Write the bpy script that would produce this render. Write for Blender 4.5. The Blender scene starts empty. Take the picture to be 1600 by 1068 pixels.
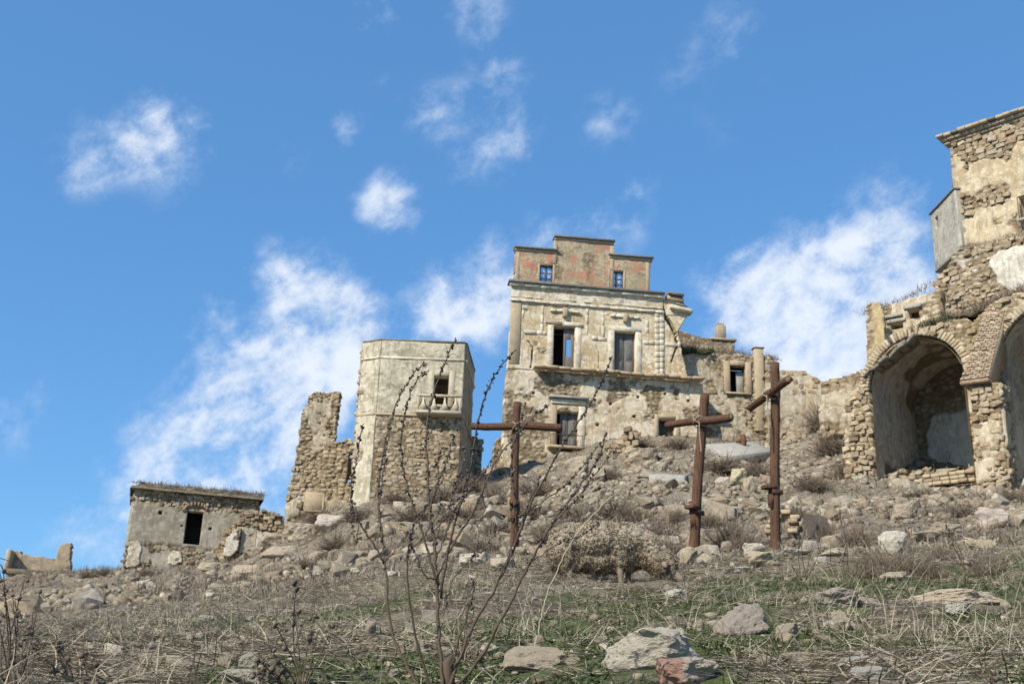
import bpy, bmesh, math, random
import numpy as np
from mathutils import Vector, Matrix, Euler
random.seed(7); RNG = np.random.default_rng(7)
SC = bpy.context.scene; COL = SC.collection

# ------------------------------------------------------------------ camera
FPX = 1778.0; PITCH = math.radians(19.3); ROLL = math.radians(2.2)
cf = np.array([0, math.cos(PITCH), math.sin(PITCH)])
cu0 = np.array([0, -math.sin(PITCH), math.cos(PITCH)]); cr0 = np.array([1.0, 0, 0])
CR = math.cos(ROLL)*cr0 + math.sin(ROLL)*cu0
CU = -math.sin(ROLL)*cr0 + math.cos(ROLL)*cu0
cam = bpy.data.cameras.new('camera'); camo = bpy.data.objects.new('camera', cam); COL.objects.link(camo)
M = Matrix.Identity(4)
for i in range(3):
    M[i][0] = CR[i]; M[i][1] = CU[i]; M[i][2] = -cf[i]
camo.matrix_world = M
cam.sensor_width = 36; cam.lens = FPX/1600*36; cam.clip_start = .05; cam.clip_end = 6000
cam.dof.use_dof = True; cam.dof.focus_distance = 5.4; cam.dof.aperture_fstop = 6.5
SC.camera = camo

# ------------------------------------------------------------------ light
SUN_EL = math.radians(40)
sx, sy = -0.70, -0.71; q = math.hypot(sx, sy); sx /= q; sy /= q
sdir = Vector((sx*math.cos(SUN_EL), sy*math.cos(SUN_EL), math.sin(SUN_EL)))
sun = bpy.data.lights.new('sun', 'SUN'); sun.energy = 4.3; sun.angle = math.radians(.55); sun.color = (1, .93, .81)
suno = bpy.data.objects.new('sun', sun); COL.objects.link(suno)
suno.rotation_euler = sdir.to_track_quat('Z', 'Y').to_euler()
SC.view_settings.view_transform = 'Standard'; SC.view_settings.look = 'None'
SC.view_settings.exposure = 0.64; SC.view_settings.gamma = 1; SC.view_settings.use_curve_mapping = False
SC.cycles.use_denoising = True
SC.cycles.max_bounces = 6; SC.cycles.diffuse_bounces = 4; SC.cycles.transparent_max_bounces = 8

def ray(u, v):
    return cf + CR*(u-800)/FPX - CU*(v-534)/FPX
def P(u, v, Y):
    d = ray(u, v); return d*Y/d[1]
def proj(p):
    p = np.asarray(p, float); z = p@cf
    return 800+FPX*(p@CR)/z, 534-FPX*(p@CU)/z

# node helper
class NT:
    def __init__(s, nt): s.nt = nt; s.L = nt.links
    def n(s, t, **kw):
        x = s.nt.nodes.new(t)
        for k, v in kw.items(): setattr(x, k, v)
        return x
    def set(s, sock, v):
        if hasattr(v, 'is_linked'): s.L.new(v, sock)
        else:
            if isinstance(v, (tuple, list)) and len(v) == 3 and sock.type == 'RGBA': v = (*v, 1)
            sock.default_value = v
    def math(s, op, a, b=0.0, c=0.0, clamp=False):
        x = s.n('ShaderNodeMath', operation=op, use_clamp=clamp)
        s.set(x.inputs[0], a); s.set(x.inputs[1], b); s.set(x.inputs[2], c); return x.outputs[0]
    def mix(s, f, a, b, blend='MIX'):
        x = s.n('ShaderNodeMix', data_type='RGBA', blend_type=blend)
        s.set(x.inputs[0], f); s.set(x.inputs[6], a); s.set(x.inputs[7], b); return x.outputs[2]
    def noise(s, vec, scale, detail=4, rough=.6, dist=0.0):
        x = s.n('ShaderNodeTexNoise'); s.set(x.inputs['Vector'], vec); x.inputs['Scale'].default_value = scale
        x.inputs['Detail'].default_value = detail; x.inputs['Roughness'].default_value = rough; x.inputs['Distortion'].default_value = dist
        return x.outputs[0]
    def ramp(s, f, a, b, t0=0.0, t1=1.0):
        x = s.n('ShaderNodeMapRange', interpolation_type='SMOOTHSTEP')
        s.set(x.inputs[0], f); x.inputs[1].default_value = a; x.inputs[2].default_value = b
        x.inputs[3].default_value = t0; x.inputs[4].default_value = t1; return x.outputs[0]
    def scale(s, vec, sc):
        x = s.n('ShaderNodeVectorMath', operation='MULTIPLY'); s.set(x.inputs[0], vec); x.inputs[1].default_value = sc; return x.outputs[0]

# ------------------------------------------------------------------ sky
world = bpy.data.worlds.new('World'); SC.world = world; world.use_nodes = True
w = NT(world.node_tree); world.node_tree.nodes.clear()
sky = w.n('ShaderNodeTexSky', sky_type='NISHITA'); sky.sun_disc = False
sky.sun_elevation = SUN_EL; sky.sun_rotation = math.atan2(sx, sy)
sky.altitude = 400; sky.air_density = 1.0; sky.dust_density = .3; sky.ozone_density = 4.0
tc = w.n('ShaderNodeTexCoord'); dirv = tc.outputs['Generated']
SKYC = [  # pixel centre, radius, weight
 (265,212,62,.75),(235,190,40,.4),(150,245,60,.34),(125,275,45,.22),(210,225,50,.3),(255,290,40,.2),
 (500,500,95,.75),(540,480,60,.55),(440,580,110,.7),(340,700,110,.75),(260,735,85,.55),(435,425,50,.7),(505,405,35,.3),
 (420,700,110,.6),(500,610,90,.55),(540,560,80,.5),(330,650,50,.3),(340,470,45,.22),(345,530,60,.35),
 (745,475,70,.7),(665,475,60,.65),(785,440,60,.45),(780,520,60,.35),(700,510,50,.4),(610,322,52,.7),(590,310,40,.3),
 (1250,490,110,.75),(1350,460,100,.6),(1400,318,60,.45),(1190,450,80,.5),(1310,390,80,.5),(1150,490,80,.45),(1280,560,90,.8),(1430,440,90,.7),(1330,540,90,.6),(1100,470,50,.25),
 (590,15,45,.42),(745,10,50,.5),(780,120,55,.42),(680,175,52,.42),(540,195,38,.4),(745,250,52,.45),(815,218,52,.45),(950,190,50,.33),
 (955,345,60,.42),(858,372,50,.4),(755,372,35,.28),(150,825,80,.4),(180,850,80,.25),(20,640,70,.3),(1135,45,60,.2),(1060,115,50,.18),(450,245,35,.2),(590,135,30,.2),(1000,285,40,.2),(1120,205,40,.15),(1200,100,80,.12)]
acc = None
for (u, v, r, wt) in SKYC:
    c = ray(u, v); c = c/np.linalg.norm(c); rr = 2*r/FPX*0.8
    dn = w.n('ShaderNodeVectorMath', operation='DISTANCE'); w.set(dn.inputs[0], dirv); dn.inputs[1].default_value = tuple(c)
    m_ = w.ramp(dn.outputs['Value'], 0.0, rr, wt, 0.0)
    acc = m_ if acc is None else w.math('ADD', acc, m_)
# the rest of the sky carries the same loose cloud
offv = w.n('ShaderNodeVectorMath', operation='DISTANCE'); w.set(offv.inputs[0], dirv); offv.inputs[1].default_value = tuple(cf)
outside = w.ramp(offv.outputs['Value'], .52, .85)
big = w.noise(dirv, 3.2, 3, .55)
rest = w.math('MULTIPLY', w.ramp(big, .5, .72), w.math('MULTIPLY', outside, .7))
acc = w.math('ADD', acc, rest)
acc = w.math('MINIMUM', acc, 0.98)
e1_ = CR*math.cos(.55)+CU*math.sin(.55); e2_ = -CR*math.sin(.55)+CU*math.cos(.55); cx_ = w.n('ShaderNodeCombineXYZ')
for k_, (e_, s_) in enumerate(((e1_, .9), (e2_, 1.08), (cf, 1.0))):
    dp_ = w.n('ShaderNodeVectorMath', operation='DOT_PRODUCT'); w.set(dp_.inputs[0], dirv); dp_.inputs[1].default_value = tuple(e_*s_); w.L.new(dp_.outputs['Value'], cx_.inputs[k_])
n1 = w.noise(cx_.outputs[0], 13, 10, .62, .2); n2 = w.noise(cx_.outputs[0], 52, 8, .66, .1)
nn = w.math('ADD', w.math('MULTIPLY', n1, .6), w.math('MULTIPLY', n2, .4))
dens = w.math('ADD', w.math('MULTIPLY', w.math('SUBTRACT', nn, .5), 3.7), w.math('MULTIPLY', acc, .93))
dens = w.math('MULTIPLY', w.ramp(dens, .03, 1.36), w.math('ADD', .55, w.math('MULTIPLY', acc, .5)))
dens = w.math('MULTIPLY', dens, w.ramp(acc, .02, .3))
skyc = w.mix(1.0, sky.outputs[0], (.98, 1.34, 1.46), 'MULTIPLY')
skyc = w.mix(.5, skyc, (.86, 2.5, 5.5))
cl_shade = w.mix(w.ramp(dens, .15, .75), (5.3, 6.2, 7.6), (6.7, 7.2, 7.9))
cloud = w.mix(w.math('MULTIPLY', dens, .9), skyc, cl_shade)
bg = w.n('ShaderNodeBackground'); w.set(bg.inputs[0], cloud); bg.inputs[1].default_value = .085
wo = w.n('ShaderNodeOutputWorld'); w.L.new(bg.outputs[0], wo.inputs[0])

# ------------------------------------------------------------------ numpy noise
def _h(i, j, k, seed):
    n = (i.astype(np.uint32)*np.uint32(374761393) + j.astype(np.uint32)*np.uint32(668265263) + k.astype(np.uint32)*np.uint32(2246822519) + np.uint32((seed*3266489917) & 0xffffffff))
    n ^= n >> np.uint32(15); n *= np.uint32(2246822519); n ^= n >> np.uint32(13); n *= np.uint32(3266489917); n ^= n >> np.uint32(16)
    return n.astype(np.float64)/4294967295.0
def n2(x, y, seed=0):
    x = np.asarray(x, float); y = np.asarray(y, float)
    i = np.floor(x).astype(np.int64); j = np.floor(y).astype(np.int64); a = x-i; b = y-j; z = np.zeros_like(i)
    a = a*a*a*(a*(a*6-15)+10); b = b*b*b*(b*(b*6-15)+10)
    return (_h(i,j,z,seed)*(1-a)+_h(i+1,j,z,seed)*a)*(1-b)+(_h(i,j+1,z,seed)*(1-a)+_h(i+1,j+1,z,seed)*a)*b
def fbm(x, y, oct=4, seed=0, g=.5):
    s = 0; a = 1; t = 0
    for o in range(oct):
        s = s+a*n2(x*2**o+o*17.3, y*2**o+o*9.1, seed+o); t += a; a *= g
    return s/t
def n3(p, seed=0):
    p = np.asarray(p, float); f0 = np.floor(p).astype(np.int64); a = p-f0; a = a*a*(3-2*a)
    r = 0
    for dx in (0,1):
        for dy in (0,1):
            for dz in (0,1):
                wgt = (a[...,0] if dx else 1-a[...,0])*(a[...,1] if dy else 1-a[...,1])*(a[...,2] if dz else 1-a[...,2])
                r = r+wgt*_h(f0[...,0]+dx, f0[...,1]+dy, f0[...,2]+dz, seed)
    return r
def worley(x, y, seed=0, jit=.8):
    x = np.asarray(x, float); y = np.asarray(y, float)
    i = np.floor(x).astype(np.int64); j = np.floor(y).astype(np.int64); z = np.zeros_like(i)
    f1 = np.full(x.shape, 9.0); f2 = np.full(x.shape, 9.0); cid = np.zeros(x.shape)
    for dx in (-1,0,1):
        for dy in (-1,0,1):
            ci = i+dx; cj = j+dy
            px = ci+.5+(_h(ci,cj,z,seed)-.5)*jit; py = cj+.5+(_h(ci,cj,z+1,seed)-.5)*jit
            d = np.hypot(x-px, y-py); idv = _h(ci,cj,z+2,seed)
            nw = d < f1
            f2 = np.where(nw, f1, np.minimum(f2, d)); cid = np.where(nw, idv, cid); f1 = np.where(nw, d, f1)
    return f1, f2, cid
def sstep(a, b, x):
    t = np.clip((x-a)/(b-a), 0, 1); return t*t*(3-2*t)

# ------------------------------------------------------------------ mesh helpers
def np_mesh(name, V, F4=None, F3=None, mat=None, smooth=False, attrs=None):
    V = np.asarray(V, np.float32).reshape(-1,3); me = bpy.data.meshes.new(name)
    F4 = np.zeros((0,4),np.int32) if F4 is None else np.asarray(F4,np.int32).reshape(-1,4)
    F3 = np.zeros((0,3),np.int32) if F3 is None else np.asarray(F3,np.int32).reshape(-1,3)
    me.vertices.add(len(V)); me.vertices.foreach_set('co', V.ravel())
    nl = len(F4)*4+len(F3)*3; me.loops.add(nl)
    me.loops.foreach_set('vertex_index', np.concatenate([F4.ravel(), F3.ravel()]).astype(np.int32))
    me.polygons.add(len(F4)+len(F3))
    st = np.concatenate([np.arange(len(F4))*4, len(F4)*4+np.arange(len(F3))*3]).astype(np.int32)
    me.polygons.foreach_set('loop_start', st)
    if smooth: me.polygons.foreach_set('use_smooth', np.ones(len(st), bool))
    for k, a in (attrs or {}).items():
        at = me.attributes.new(k, 'FLOAT_COLOR', 'POINT'); a = np.asarray(a, np.float32)
        if a.shape[1] == 3: a = np.concatenate([a, np.ones((len(a),1),np.float32)], 1)
        at.data.foreach_set('color', a.ravel())
    me.update(calc_edges=True); me.validate()
    if mat: me.materials.append(mat)
    return me
def link(name, me, parent=None, loc=(0,0,0)):
    o = bpy.data.objects.new(name, me); COL.objects.link(o); o.location = loc
    if parent: o.parent = parent
    return o
def tag(o, label, cat, group=None, kind=None):
    if label: o['label'] = label
    if cat: o['category'] = cat
    if group: o['group'] = group
    if kind: o['kind'] = kind
    return o
def thing(name, loc, label, cat, group=None):
    o = bpy.data.objects.new(name, None); COL.objects.link(o); o.location = tuple(loc); o.empty_display_size = .3
    return tag(o, label, cat, group)
def part(name, me_fn_V, F4, F3, mat, root, smooth=False, attrs=None):
    V = np.asarray(me_fn_V, float); q_ = root
    while q_: V = V-np.array(q_.location); q_ = q_.parent
    return link(name, np_mesh(name, V, F4, F3, mat, smooth, attrs), root)
class Acc:
    def __init__(s): s.V=[]; s.A=[]; s.B=[]; s.n=0
    def add(s, V, F4=None, F3=None):
        V = np.asarray(V,float).reshape(-1,3); s.V.append(V)
        if F4 is not None and len(F4): s.A.append(np.asarray(F4).reshape(-1,4)+s.n)
        if F3 is not None and len(F3): s.B.append(np.asarray(F3).reshape(-1,3)+s.n)
        s.n += len(V)
    def get(s):
        return np.concatenate(s.V), (np.concatenate(s.A) if s.A else None), (np.concatenate(s.B) if s.B else None)
def part_acc(name, acc, mat, root, smooth=False):
    V,A,B = acc.get(); return part(name, V, A, B, mat, root, smooth)
BOXF = np.array([(0,1,2,3),(7,6,5,4),(0,4,5,1),(1,5,6,2),(2,6,7,3),(3,7,4,0)])
def hexa(pts, bev=0.0):
    """8 points (bottom 4 ring, top 4 ring); bevelled through bmesh"""
    bm = bmesh.new(); vs = [bm.verts.new(p) for p in pts]
    for f in BOXF: bm.faces.new([vs[i] for i in f])
    bmesh.ops.recalc_face_normals(bm, faces=bm.faces)
    if bev > 0: bmesh.ops.bevel(bm, geom=bm.edges[:], offset=bev, segments=1, affect='EDGES', clamp_overlap=True)
    bmesh.ops.triangulate(bm, faces=[f for f in bm.faces if len(f.verts) > 4])
    bm.verts.index_update(); V = np.array([v.co[:] for v in bm.verts])
    A = [[v.index for v in f.verts] for f in bm.faces if len(f.verts)==4]; B = [[v.index for v in f.verts] for f in bm.faces if len(f.verts)==3]
    bm.free(); return V, np.array(A).reshape(-1,4), np.array(B).reshape(-1,3)
def tube(pts, rad, n=6, seed=0, flat=0.0):
    pts = np.asarray(pts,float); k = len(pts); rad = np.broadcast_to(np.asarray(rad,float),(k,))
    t = np.gradient(pts, axis=0); t /= np.linalg.norm(t,axis=1)[:,None]+1e-9
    up = np.array([0,0,1.0]) if abs(t[0,2]) < .9 else np.array([0.0,1,0])
    a = np.cross(t, up); a /= np.linalg.norm(a,axis=1)[:,None]+1e-9; b = np.cross(t,a)
    th = np.arange(n)/n*2*math.pi
    V = pts[:,None,:]+rad[:,None,None]*(np.cos(th)[None,:,None]*a[:,None,:]+np.sin(th)[None,:,None]*b[:,None,:])
    V = V.reshape(-1,3); A=[]
    for i in range(k-1):
        for j in range(n): A.append((i*n+j, i*n+(j+1)%n, (i+1)*n+(j+1)%n, (i+1)*n+j))
    V = np.concatenate([V, pts[:1], pts[-1:]]); B=[]
    for j in range(n):
        B.append((k*n, (j+1)%n, j)); B.append((k*n+1, (k-1)*n+j, (k-1)*n+(j+1)%n))
    return V, A, B
def spline(pts, m=8):
    pts = np.asarray(pts,float); Pp = np.concatenate([2*pts[:1]-pts[1:2], pts, 2*pts[-1:]-pts[-2:-1]]); out=[]
    for i in range(len(pts)-1):
        p0,p1,p2,p3 = Pp[i:i+4]
        for t in np.arange(m)/m:
            out.append(.5*((2*p1)+(-p0+p2)*t+(2*p0-5*p1+4*p2-p3)*t*t+(-p0+3*p1-3*p2+p3)*t**3))
    out.append(pts[-1]); return np.array(out)
def ribbons(Pt, W, side):
    """Pt (N,k,3), W (N,k), side (N,3) -> V,F4"""
    N,k,_ = Pt.shape
    V = np.stack([Pt-side[:,None,:]*W[:,:,None], Pt+side[:,None,:]*W[:,:,None]], 2).reshape(-1,3)
    base = (np.arange(N)*k*2)[:,None]+(np.arange(k-1)*2)[None,:]
    F = np.stack([base, base+1, base+3, base+2], -1).reshape(-1,4); return V, F
def unit(v): return v/(np.linalg.norm(v,axis=-1,keepdims=True)+1e-9)

# ------------------------------------------------------------------ materials
def new_mat(name):
    m = bpy.data.materials.new(name); m.use_nodes = True; nt = NT(m.node_tree); b = m.node_tree.nodes['Principled BSDF']
    b.inputs['Specular IOR Level'].default_value = .2; return m, nt, b
def bump(nt, b, h, strength=.4, dist=.02):
    x = nt.n('ShaderNodeBump'); x.inputs['Strength'].default_value = strength; x.inputs['Distance'].default_value = dist
    nt.set(x.inputs['Height'], h); nt.L.new(x.outputs[0], b.inputs['Normal'])
def mat_plain(name, c1, c2, scale=6, rough=.9, c3=None, bs=.4, bd=.02, stretch=(1,1,1), lo=.35, hi=.65):
    m, nt, b = new_mat(name); tc = nt.n('ShaderNodeTexCoord'); v = nt.scale(tc.outputs['Object'], stretch)
    n = nt.noise(v, scale, 6, .65); col = nt.mix(nt.ramp(n, lo, hi), c1, c2)
    if c3: col = nt.mix(nt.ramp(nt.noise(v, scale*3.1, 5, .7), .52, .72), col, c3)
    nt.set(b.inputs['Base Color'], col); b.inputs['Roughness'].default_value = rough
    bump(nt, b, nt.noise(v, scale*5, 6, .7), bs, bd); return m
def mat_stone(name, cols, island=False, dark=None, scale=9):
    m, nt, b = new_mat(name)
    if island: r = nt.n('ShaderNodeNewGeometry').outputs['Random Per Island']
    else: r = nt.n('ShaderNodeObjectInfo').outputs['Random']
    cr = nt.n('ShaderNodeValToRGB'); nt.set(cr.inputs[0], r); e = cr.color_ramp.elements; k = len(cols)
    e[0].position = 0; e[0].color = (*cols[0],1); e[1].position = 1; e[1].color = (*cols[-1],1)
    for i in range(1,k-1):
        q_ = e.new(i/(k-1)); q_.color = (*cols[i],1)
    tc = nt.n('ShaderNodeTexCoord'); ge = nt.n('ShaderNodeNewGeometry')
    pv = ge.outputs['Position']
    n = nt.noise(pv, scale, 6, .7); col = nt.mix(nt.ramp(n,.3,.7), nt.mix(1.0, cr.outputs[0], (.68,.66,.62),'MULTIPLY'), nt.mix(1.0, cr.outputs[0], (1.18,1.15,1.1),'MULTIPLY'))
    col = nt.mix(nt.ramp(nt.noise(pv, scale*4,4,.7),.58,.75,0,.6), col, dark or (.13,.115,.09))
    nt.set(b.inputs['Base Color'], col); b.inputs['Roughness'].default_value = .92
    bump(nt, b, nt.noise(pv, scale*4.5, 6, .7), .5, .03); return m
def mat_wall(name, p1, p2, p3, s1, s2, s3, grime=(.17,.15,.11), rust=None, sc=1.0):
    m, nt, b = new_mat(name); tc = nt.n('ShaderNodeTexCoord'); v = tc.outputs['Object']
    at = nt.n('ShaderNodeAttribute', attribute_name='mask'); sp = nt.n('ShaderNodeSeparateColor'); nt.L.new(at.outputs['Color'], sp.inputs[0])
    pm, sid, st = sp.outputs[0], sp.outputs[1], sp.outputs[2]
    na = nt.noise(v, .9*sc, 6, .68, .5); nb = nt.noise(v, 4.5*sc, 6, .7); nc = nt.noise(nt.scale(v,(3,3,.5)), 2.2*sc, 5, .65)
    pl = nt.mix(nt.ramp(na,.42,.56), p1, p2); pl = nt.mix(nt.ramp(nb,.5,.62), pl, p3); pl = nt.mix(nt.ramp(nt.noise(v,1.9*sc,7,.75,1.2),.53,.63,0,.75), pl, grime)
    pl = nt.mix(nt.ramp(nc,.5,.7,0,.7), pl, grime)
    if rust: pl = nt.mix(nt.ramp(nt.noise(v, 1.3, 5,.7,.4),.49,.58,0,.85), pl, rust)
    cr = nt.n('ShaderNodeValToRGB'); nt.set(cr.inputs[0], sid); e = cr.color_ramp.elements
    e[0].color = (*s1,1); e[1].color = (*s3,1); x = e.new(.5); x.color = (*s2,1)
    stn = nt.mix(nt.ramp(nb,.35,.7), cr.outputs[0], nt.mix(1.0, cr.outputs[0], (.6,.56,.5), 'MULTIPLY'))
    col = nt.mix(pm, stn, pl)
    col = nt.mix(nt.math('MULTIPLY', st, .9), col, nt.mix(1.0,grime,(.6,.55,.5),'MULTIPLY'))
    nt.set(b.inputs['Base Color'], col); b.inputs['Roughness'].default_value = .93
    bump(nt, b, nt.noise(v, 16*sc, 7, .75), .5, .03); return m

def mat_veg(name, cols, rough=.8, trans=0.0):
    m, nt, b = new_mat(name); r = nt.n('ShaderNodeNewGeometry').outputs['Random Per Island']
    cr = nt.n('ShaderNodeValToRGB'); nt.set(cr.inputs[0], r); e = cr.color_ramp.elements; k=len(cols)
    e[0].color=(*cols[0],1); e[1].color=(*cols[-1],1)
    for i in range(1,k-1): q_=e.new(i/(k-1)); q_.color=(*cols[i],1)
    nt.set(b.inputs['Base Color'], cr.outputs[0]); b.inputs['Roughness'].default_value = rough; return m

STONE_W = [(.25,.19,.12),(.38,.31,.205),(.17,.125,.08),(.46,.39,.28),(.31,.24,.15),(.36,.31,.24),(.27,.18,.115),(.42,.34,.22)]
M_stone = mat_stone('rubble masonry', STONE_W); M_stone_i = mat_stone('rubble masonry small', STONE_W, True)
RB = [(.235,.195,.145),(.32,.28,.215),(.16,.13,.095),(.40,.355,.285),(.25,.21,.16),(.29,.23,.16),(.20,.165,.12)]
M_rock = mat_stone('limestone rubble', RB); M_rock_i = mat_stone('limestone rubble small', RB, True)
M_brick = mat_stone('old brick', [(.33,.24,.17),(.36,.285,.21),(.28,.2,.14),(.40,.335,.25),(.34,.255,.18)], scale=14)
M_white = mat_plain('weathered white stucco', (.60,.545,.43), (.45,.375,.26), 3, c3=(.33,.275,.19), lo=.42, hi=.6)
M_tanfr = mat_plain('tan stone trim', (.40,.31,.195), (.32,.25,.165), 5, c3=(.44,.38,.28))
M_cap = mat_plain('lichen dark coping', (.13,.12,.095), (.2,.185,.145), 7)
M_conc = mat_plain('grey concrete', (.33,.31,.27), (.25,.235,.2), 3, c3=(.4,.375,.33))
M_greywood = mat_plain('grey weathered wood', (.12,.115,.105), (.18,.17,.155), 5, stretch=(4,4,.6), bs=.5, c3=(.07,.065,.06))
M_bluewood = mat_plain('dark blue painted frame', (.05,.06,.08), (.09,.1,.12), 8)
M_dark = mat_plain('darkened interior', (.05,.043,.035), (.09,.078,.062), 2)  # darkness of rooms and recesses put into the base colour
M_iron = mat_plain('rusted iron', (.09,.05,.03), (.05,.035,.028), 12)
M_cross = mat_plain('reddish brown timber', (.18,.088,.05), (.085,.044,.027), 5, stretch=(12,12,.6), bs=1, bd=.03, c3=(.26,.165,.105), lo=.4, hi=.6, rough=.75)
M_rope = mat_plain('pale hemp rope', (.36,.30,.21), (.25,.2,.14), 40)
mg, nt, b = new_mat('old window glass')
b.inputs['Base Color'].default_value = (.6,.72,.85,1); b.inputs['Roughness'].default_value = .15; b.inputs['Transmission Weight'].default_value = .75; b.inputs['IOR'].default_value = 1.1
M_glass = mg

# ------------------------------------------------------------------ terrain
CP = []
def prof(u, lst):
    for Y, v in lst:
        p = P(u, v, Y); CP.append((p[0]/Y, math.log(Y), p[2]/Y))
prof(800,  [(4,1068),(7,985),(11.5,912),(14,888),(21,870),(30,818),(40,775),(50,750),(58,728),(70,715)])
prof(1000, [(4,1068),(7,985),(11.5,914),(14,886),(21,866),(30,805),(40,752),(50,715),(58,690),(72,660)])
prof(1200, [(4,1068),(7,985),(11,915),(14,883),(20.5,862),(30,795),(40,745),(50,708),(60,690),(72,690)])
prof(1275, [(20,860),(30,800),(40,735),(48,690),(56,665),(66,665)])
prof(1340, [(4,1070),(7,985),(11,910),(14,877),(20,855),(28,802),(35,762),(43,690),(50,645),(64,650)])
prof(1480, [(33,770),(38,735),(46,530)])
prof(1600, [(4,1075),(7,980),(11,905),(13,872),(20,845),(27,800),(33,768),(37,740),(47,490),(60,480)])
prof(600,  [(4,1068),(8,985),(14,925),(21,882),(30,845),(40,808),(50,782),(58,785),(70,800)])
prof(400,  [(4,1068),(9,985),(16,938),(25,912),(35,898),(45,884),(55,868),(62,850),(75,850)])
prof(490,  [(35,868),(45,835),(54,803),(63,800)])
prof(200,  [(4,1065),(9,990),(18,948),(30,920),(45,900),(60,893),(70,895),(85,920)])
prof(50,   [(4,1065),(9,1000),(18,965),(35,935),(55,915),(67,903),(80,925)])
prof(-300, [(4,1060),(9,1010),(18,985),(35,960),(68,945),(90,975)])
prof(1900, [(4,1085),(7,985),(13,860),(20,820),(33,740),(45,470)])
for a_ in (-1.1,-.6,-.3,0,.3,.6,1.1):
    CP.append((a_, math.log(1), -.82)); CP.append((a_, math.log(2), -.2)); CP.append((a_, math.log(.5), -1.9))
    CP.append((a_, math.log(160), .08)); CP.append((a_, math.log(500), -.02)); CP.append((a_, math.log(3500), -.03))
for a_ in (-1.1, 1.1):
    for Y, e_ in ((4,.03),(10,.1),(22,.12),(50,.14)): CP.append((a_, math.log(Y), e_))
CP = np.array(CP); CX = np.stack([CP[:,0]*2.2, CP[:,1]],1)
def _U(r2): return np.where(r2>0, .5*r2*np.log(r2+1e-20), 0)
_n = len(CX); K = _U(((CX[:,None]-CX[None])**2).sum(-1)) + np.eye(_n)*.004
Pm = np.concatenate([np.ones((_n,1)), CX],1)
A_ = np.block([[K,Pm],[Pm.T,np.zeros((3,3))]]); sol = np.linalg.solve(A_, np.concatenate([CP[:,2],np.zeros(3)]))
def H0(x, y):
    x = np.asarray(x,float); y = np.maximum(np.asarray(y,float),.3); sh = x.shape
    qx = (x/y*2.2).ravel(); qy = np.log(y).ravel(); e = np.full(qx.shape, sol[_n])+sol[_n+1]*qx+sol[_n+2]*qy
    for i in range(_n):
        e = e+sol[i]*_U((qx-CX[i,0])**2+(qy-CX[i,1])**2)
    return (e.reshape(sh))*y
def rub(x, y):   # how rubbly the slope is, 0..1
    d = sstep(19,27,y)*(1-sstep(75,90,y)); return d*sstep(.3,.62,fbm(x*.16+3,y*.16,3,5)+.18*sstep(-8,4,x))
def relief(x, y):
    near = sstep(1.5,4,y)*(1-sstep(16,26,y)); far = sstep(21,34,y)*(1-sstep(80,140,y))
    h = near*((fbm(x*.7,y*.7,3,1)-.5)*.22+(fbm(x*3.5,y*3.5,3,2)-.5)*.09)
    h = h+far*((fbm(x*.35,y*.35,4,3)-.5)*.9+(fbm(x*1.7,y*1.7,4,4)-.5)*.42)
    return h
def H(x, y): return H0(x,y)+relief(np.asarray(x,float),np.asarray(y,float))
def ground_px(u, v, y0=2.2, y1=85):
    d = ray(u,v); Ys = np.exp(np.linspace(math.log(y0),math.log(y1),900)); pts = d[None]*(Ys/d[1])[:,None]
    g = pts[:,2]-H(pts[:,0],pts[:,1]); k = np.where(g<0)[0]
    if len(k)==0: return pts[-1]
    p = pts[max(k[0]-1,0)]; p[2] = H(p[:1],p[1:2])[0]; return p
tx = np.concatenate([np.linspace(-1.5,-.56,26)[:-1], np.linspace(-.56,.56,470), np.linspace(.56,1.5,26)[1:]])
ty = np.concatenate([np.exp(np.linspace(math.log(.5),math.log(3),30))[:-1], np.exp(np.linspace(math.log(3),math.log(78),480)), np.exp(np.linspace(math.log(78),math.log(3500),40))[1:]])
TY, TX = np.meshgrid(ty, tx, indexing='ij'); X = TX*TY; Z = H(X,TY)
nr, ncol = X.shape
def green(x, y):
    return sstep(.415,.515,fbm(x*.75+7,y*.75,4,11)+.11*sstep(-2.2,.6,x)*(1-sstep(10,13,y))-.05)*(1-.85*sstep(11,16,y))*(1-.5*sstep(0,3,-x))
gr = green(X,TY); rb = rub(X,TY)
idx = np.arange(nr*ncol).reshape(nr,ncol)
F = np.stack([idx[:-1,:-1], idx[:-1,1:], idx[1:,1:], idx[1:,:-1]],-1).reshape(-1,4)
m, nt, b = new_mat('dry hillside earth'); tcn = nt.n('ShaderNodeTexCoord'); v = tcn.outputs['Object']
at = nt.n('ShaderNodeAttribute', attribute_name='mask'); sp = nt.n('ShaderNodeSeparateColor'); nt.L.new(at.outputs['Color'], sp.inputs[0])
col = nt.mix(nt.ramp(nt.noise(v,1.3,7,.7),.35,.65), (.125,.10,.068), (.215,.176,.125))
col = nt.mix(nt.ramp(nt.noise(v,9,6,.75),.45,.65), col, (.24,.205,.153))
col = nt.mix(nt.ramp(nt.noise(v,.5,5,.65),.5,.64,0,.75), col, (.095,.072,.055))
col = nt.mix(nt.math('MULTIPLY', sp.outputs[0], nt.ramp(nt.noise(v,6,5,.7),.3,.6)), col, (.075,.1,.03))
col = nt.mix(nt.math('MULTIPLY', sp.outputs[1], nt.ramp(nt.noise(v,3.5,5,.75),.42,.6)), col, (.225,.19,.145))
nt.set(b.inputs['Base Color'], col); b.inputs['Roughness'].default_value = .95
bump(nt, b, nt.noise(v,22,7,.75), .8, .05)
ground = link('ground', np_mesh('ground', np.stack([X,TY,Z],-1), F, None, m, True, {'mask': np.stack([gr,rb,np.zeros_like(rb)],-1).reshape(-1,3)}))
ground['kind'] = 'structure'; ground['label'] = 'dry stony hillside rising to the ruins'

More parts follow.
